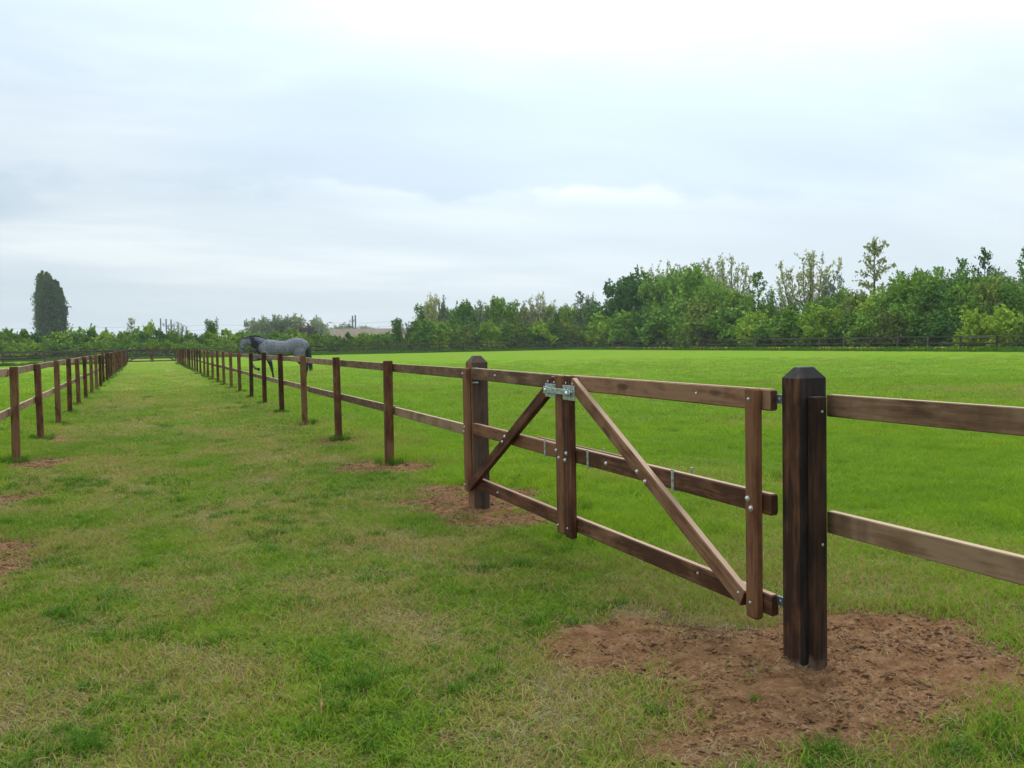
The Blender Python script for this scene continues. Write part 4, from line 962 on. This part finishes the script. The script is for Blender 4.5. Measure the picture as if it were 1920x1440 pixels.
dp_ = lambda x, y: np.clip(dryness(x, y)*1.3-.12, .03, 1)*np.clip(1-dirt(x, y)*1.2, .04, 1)
layer('straw', 'dead straw-coloured grass stems lying in the turf', straws, DRYB, [(16000, 2.2, 11, dp_, .7, 1.2, 1.0), (7000, 11, 26, dp_, 1.1, 2.0, .7)])
px_, py_ = [], []  # tuft rings added at the lane post feet to darken the ground contact
for X0_, ys_ in ((2.85, YR), (-1.71, YL)):
    for y0_ in ys_:
        for k in range(6 if y0_ < 13 else 13):
            px_.append(X0_+random.gauss(0, .10)); py_.append(y0_+random.gauss(0, .10))
px_ = np.array(px_); py_ = np.array(py_); s = RNG.uniform(.5, 1.2, len(px_))
scatter('grass_tufts', 'longer grass added round the feet of the lane fence posts as contact darkening', tufts, TUFT, np.stack([px_, py_, ground_z(px_, py_)-.003], 1), np.stack([s, s, s*1.05], 1))
# soil clods
def clod():
    V = []; Fc = []; ph = (1+5**.5)/2
    b0 = [(-1, ph, 0), (1, ph, 0), (-1, -ph, 0), (1, -ph, 0), (0, -1, ph), (0, 1, ph), (0, -1, -ph), (0, 1, -ph), (ph, 0, -1), (ph, 0, 1), (-ph, 0, -1), (-ph, 0, 1)]
    f = [(0, 11, 5), (0, 5, 1), (0, 1, 7), (0, 7, 10), (0, 10, 11), (1, 5, 9), (5, 11, 4), (11, 10, 2), (10, 7, 6), (7, 1, 8), (3, 9, 4), (3, 4, 2), (3, 2, 6), (3, 6, 8), (3, 8, 9), (4, 9, 5), (2, 4, 11), (6, 2, 10), (8, 6, 7), (9, 8, 1)]
    for p in b0:
        s = random.uniform(.16, .62)*.01; V.append((p[0]*s*1.2, p[1]*s, p[2]*s*.75-.001))
    return V, f, [random.random()]*12
SOILM, nt, b, o = new_mat('red_brown_soil'); g = N(nt, 'ShaderNodeNewGeometry')
n = N(nt, 'ShaderNodeTexNoise', i_Scale=11.0, i_Detail=5.0, i_Roughness=.7); lk(nt, g.outputs['Position'], n.inputs[0])
lk(nt, ramp(nt, n.outputs[0], [(.36, (.072, .033, .015)), (.5, (.155, .080, .038)), (.64, (.25, .148, .078))]), b.inputs['Base Color']); b.inputs['Roughness'].default_value = .95; b.inputs['Specular IOR Level'].default_value = .15
x, y, D = wedge(1000000, 2.2, 16); k = (dirt(x, y) > .30) & (RNG.random(len(x)) < .9*smooth(.30, .75, fbm(x, y, .25, 3)+.1)); x, y = x[k], y[k]
s = RNG.uniform(.0, 1.0, len(x))**5*1.9+RNG.uniform(.22, .75, len(x))
ob = scatter('soil_clods', 'loose crumbs and clods of red-brown soil round the posts', [clod() for _ in range(5)], SOILM, np.stack([x, y, ground_z(x, y)], 1), np.stack([s, s, s], 1)); ob['category'] = 'soil'
# yellow flowers at the foot of the right-hand fence
def flower():
    V = []; Fc = []
    for i in range(8): V.append((.022*math.cos(i*PI/4), .022*math.sin(i*PI/4), .20))
    V.append((0, 0, .212)); Fc += [(i, (i+1) % 8, 8) for i in range(8)]
    V += [(.003, 0, 0), (-.003, 0, 0), (0, 0, .2)]; Fc.append((9, 10, 11)); V += [(0, .022, .20), (0, -.022, .20), (0, 0, .222)]; Fc.append((12, 13, 14))
    return V, Fc, [0]*15
YEL = plain('yellow_petals', (.75, .52, .03), .6, 0, .1, 5)
y = 40+(RNG.random(900)**.8)*85; x = 62.4+RNG.normal(size=900)*.5; k = fbm(x*.2, y, 4.0, 2) > .47; x, y = x[k], y[k]; s = RNG.uniform(1.3, 2.5, len(x))
ob = scatter('dandelions', 'yellow flowers in the rough grass below the right-hand boundary fence', [flower()], YEL, np.stack([x, y, x*0], 1), np.stack([s, s, s*.8], 1)); ob['category'] = 'flowers'
# rough long grass under the perimeter fences
rough = [blade_clump(60, .35, .16, .42, .018, .7) for _ in range(3)]
yy = RNG.uniform(34, 138, 5000); xx = 63.9+RNG.normal(size=5000)*.75; x2 = RNG.uniform(-20, 64, 3500); y2 = 138.4+RNG.normal(size=3500)*.8; x3 = RNG.uniform(-34, -2, 600); y3 = 101.6+RNG.normal(size=600)*.6
x = np.concatenate([xx, x2, x3]); y = np.concatenate([yy, y2, y3]); s = RNG.uniform(.5, 1.2, len(x))
scatter('rough_grass', 'uncut longer grass growing under the boundary fences', rough, TUFT, np.stack([x, y, x*0], 1), np.stack([s, s, s], 1))

# ------------------------------------------------------------------ air
hm = bpy.data.materials.new('damp_air'); hm.use_nodes = True; nt = hm.node_tree; nt.nodes.clear()
o = nt.nodes.new('ShaderNodeOutputMaterial'); pv = nt.nodes.new('ShaderNodeVolumePrincipled'); lk(nt, pv.outputs[0], o.inputs['Volume'])
pv.inputs['Color'].default_value = (.90, .95, 1, 1); pv.inputs['Density'].default_value = HAZE; pv.inputs['Anisotropy'].default_value = 0
a, b_, c_, d_, z0, z1 = -2600, 2600, -120, 3600, -1.6, 26
V = [(x, y, z) for z in (z0, z1) for x, y in ((a, c_), (b_, c_), (b_, d_), (a, d_))]
tag(link('haze', mesh('haze', V, [(3, 2, 1, 0), (4, 5, 6, 7), (0, 1, 5, 4), (1, 2, 6, 5), (2, 3, 7, 6), (3, 0, 4, 7)], hm)), 'thin damp haze lying over the fields', 'haze', kind='stuff')
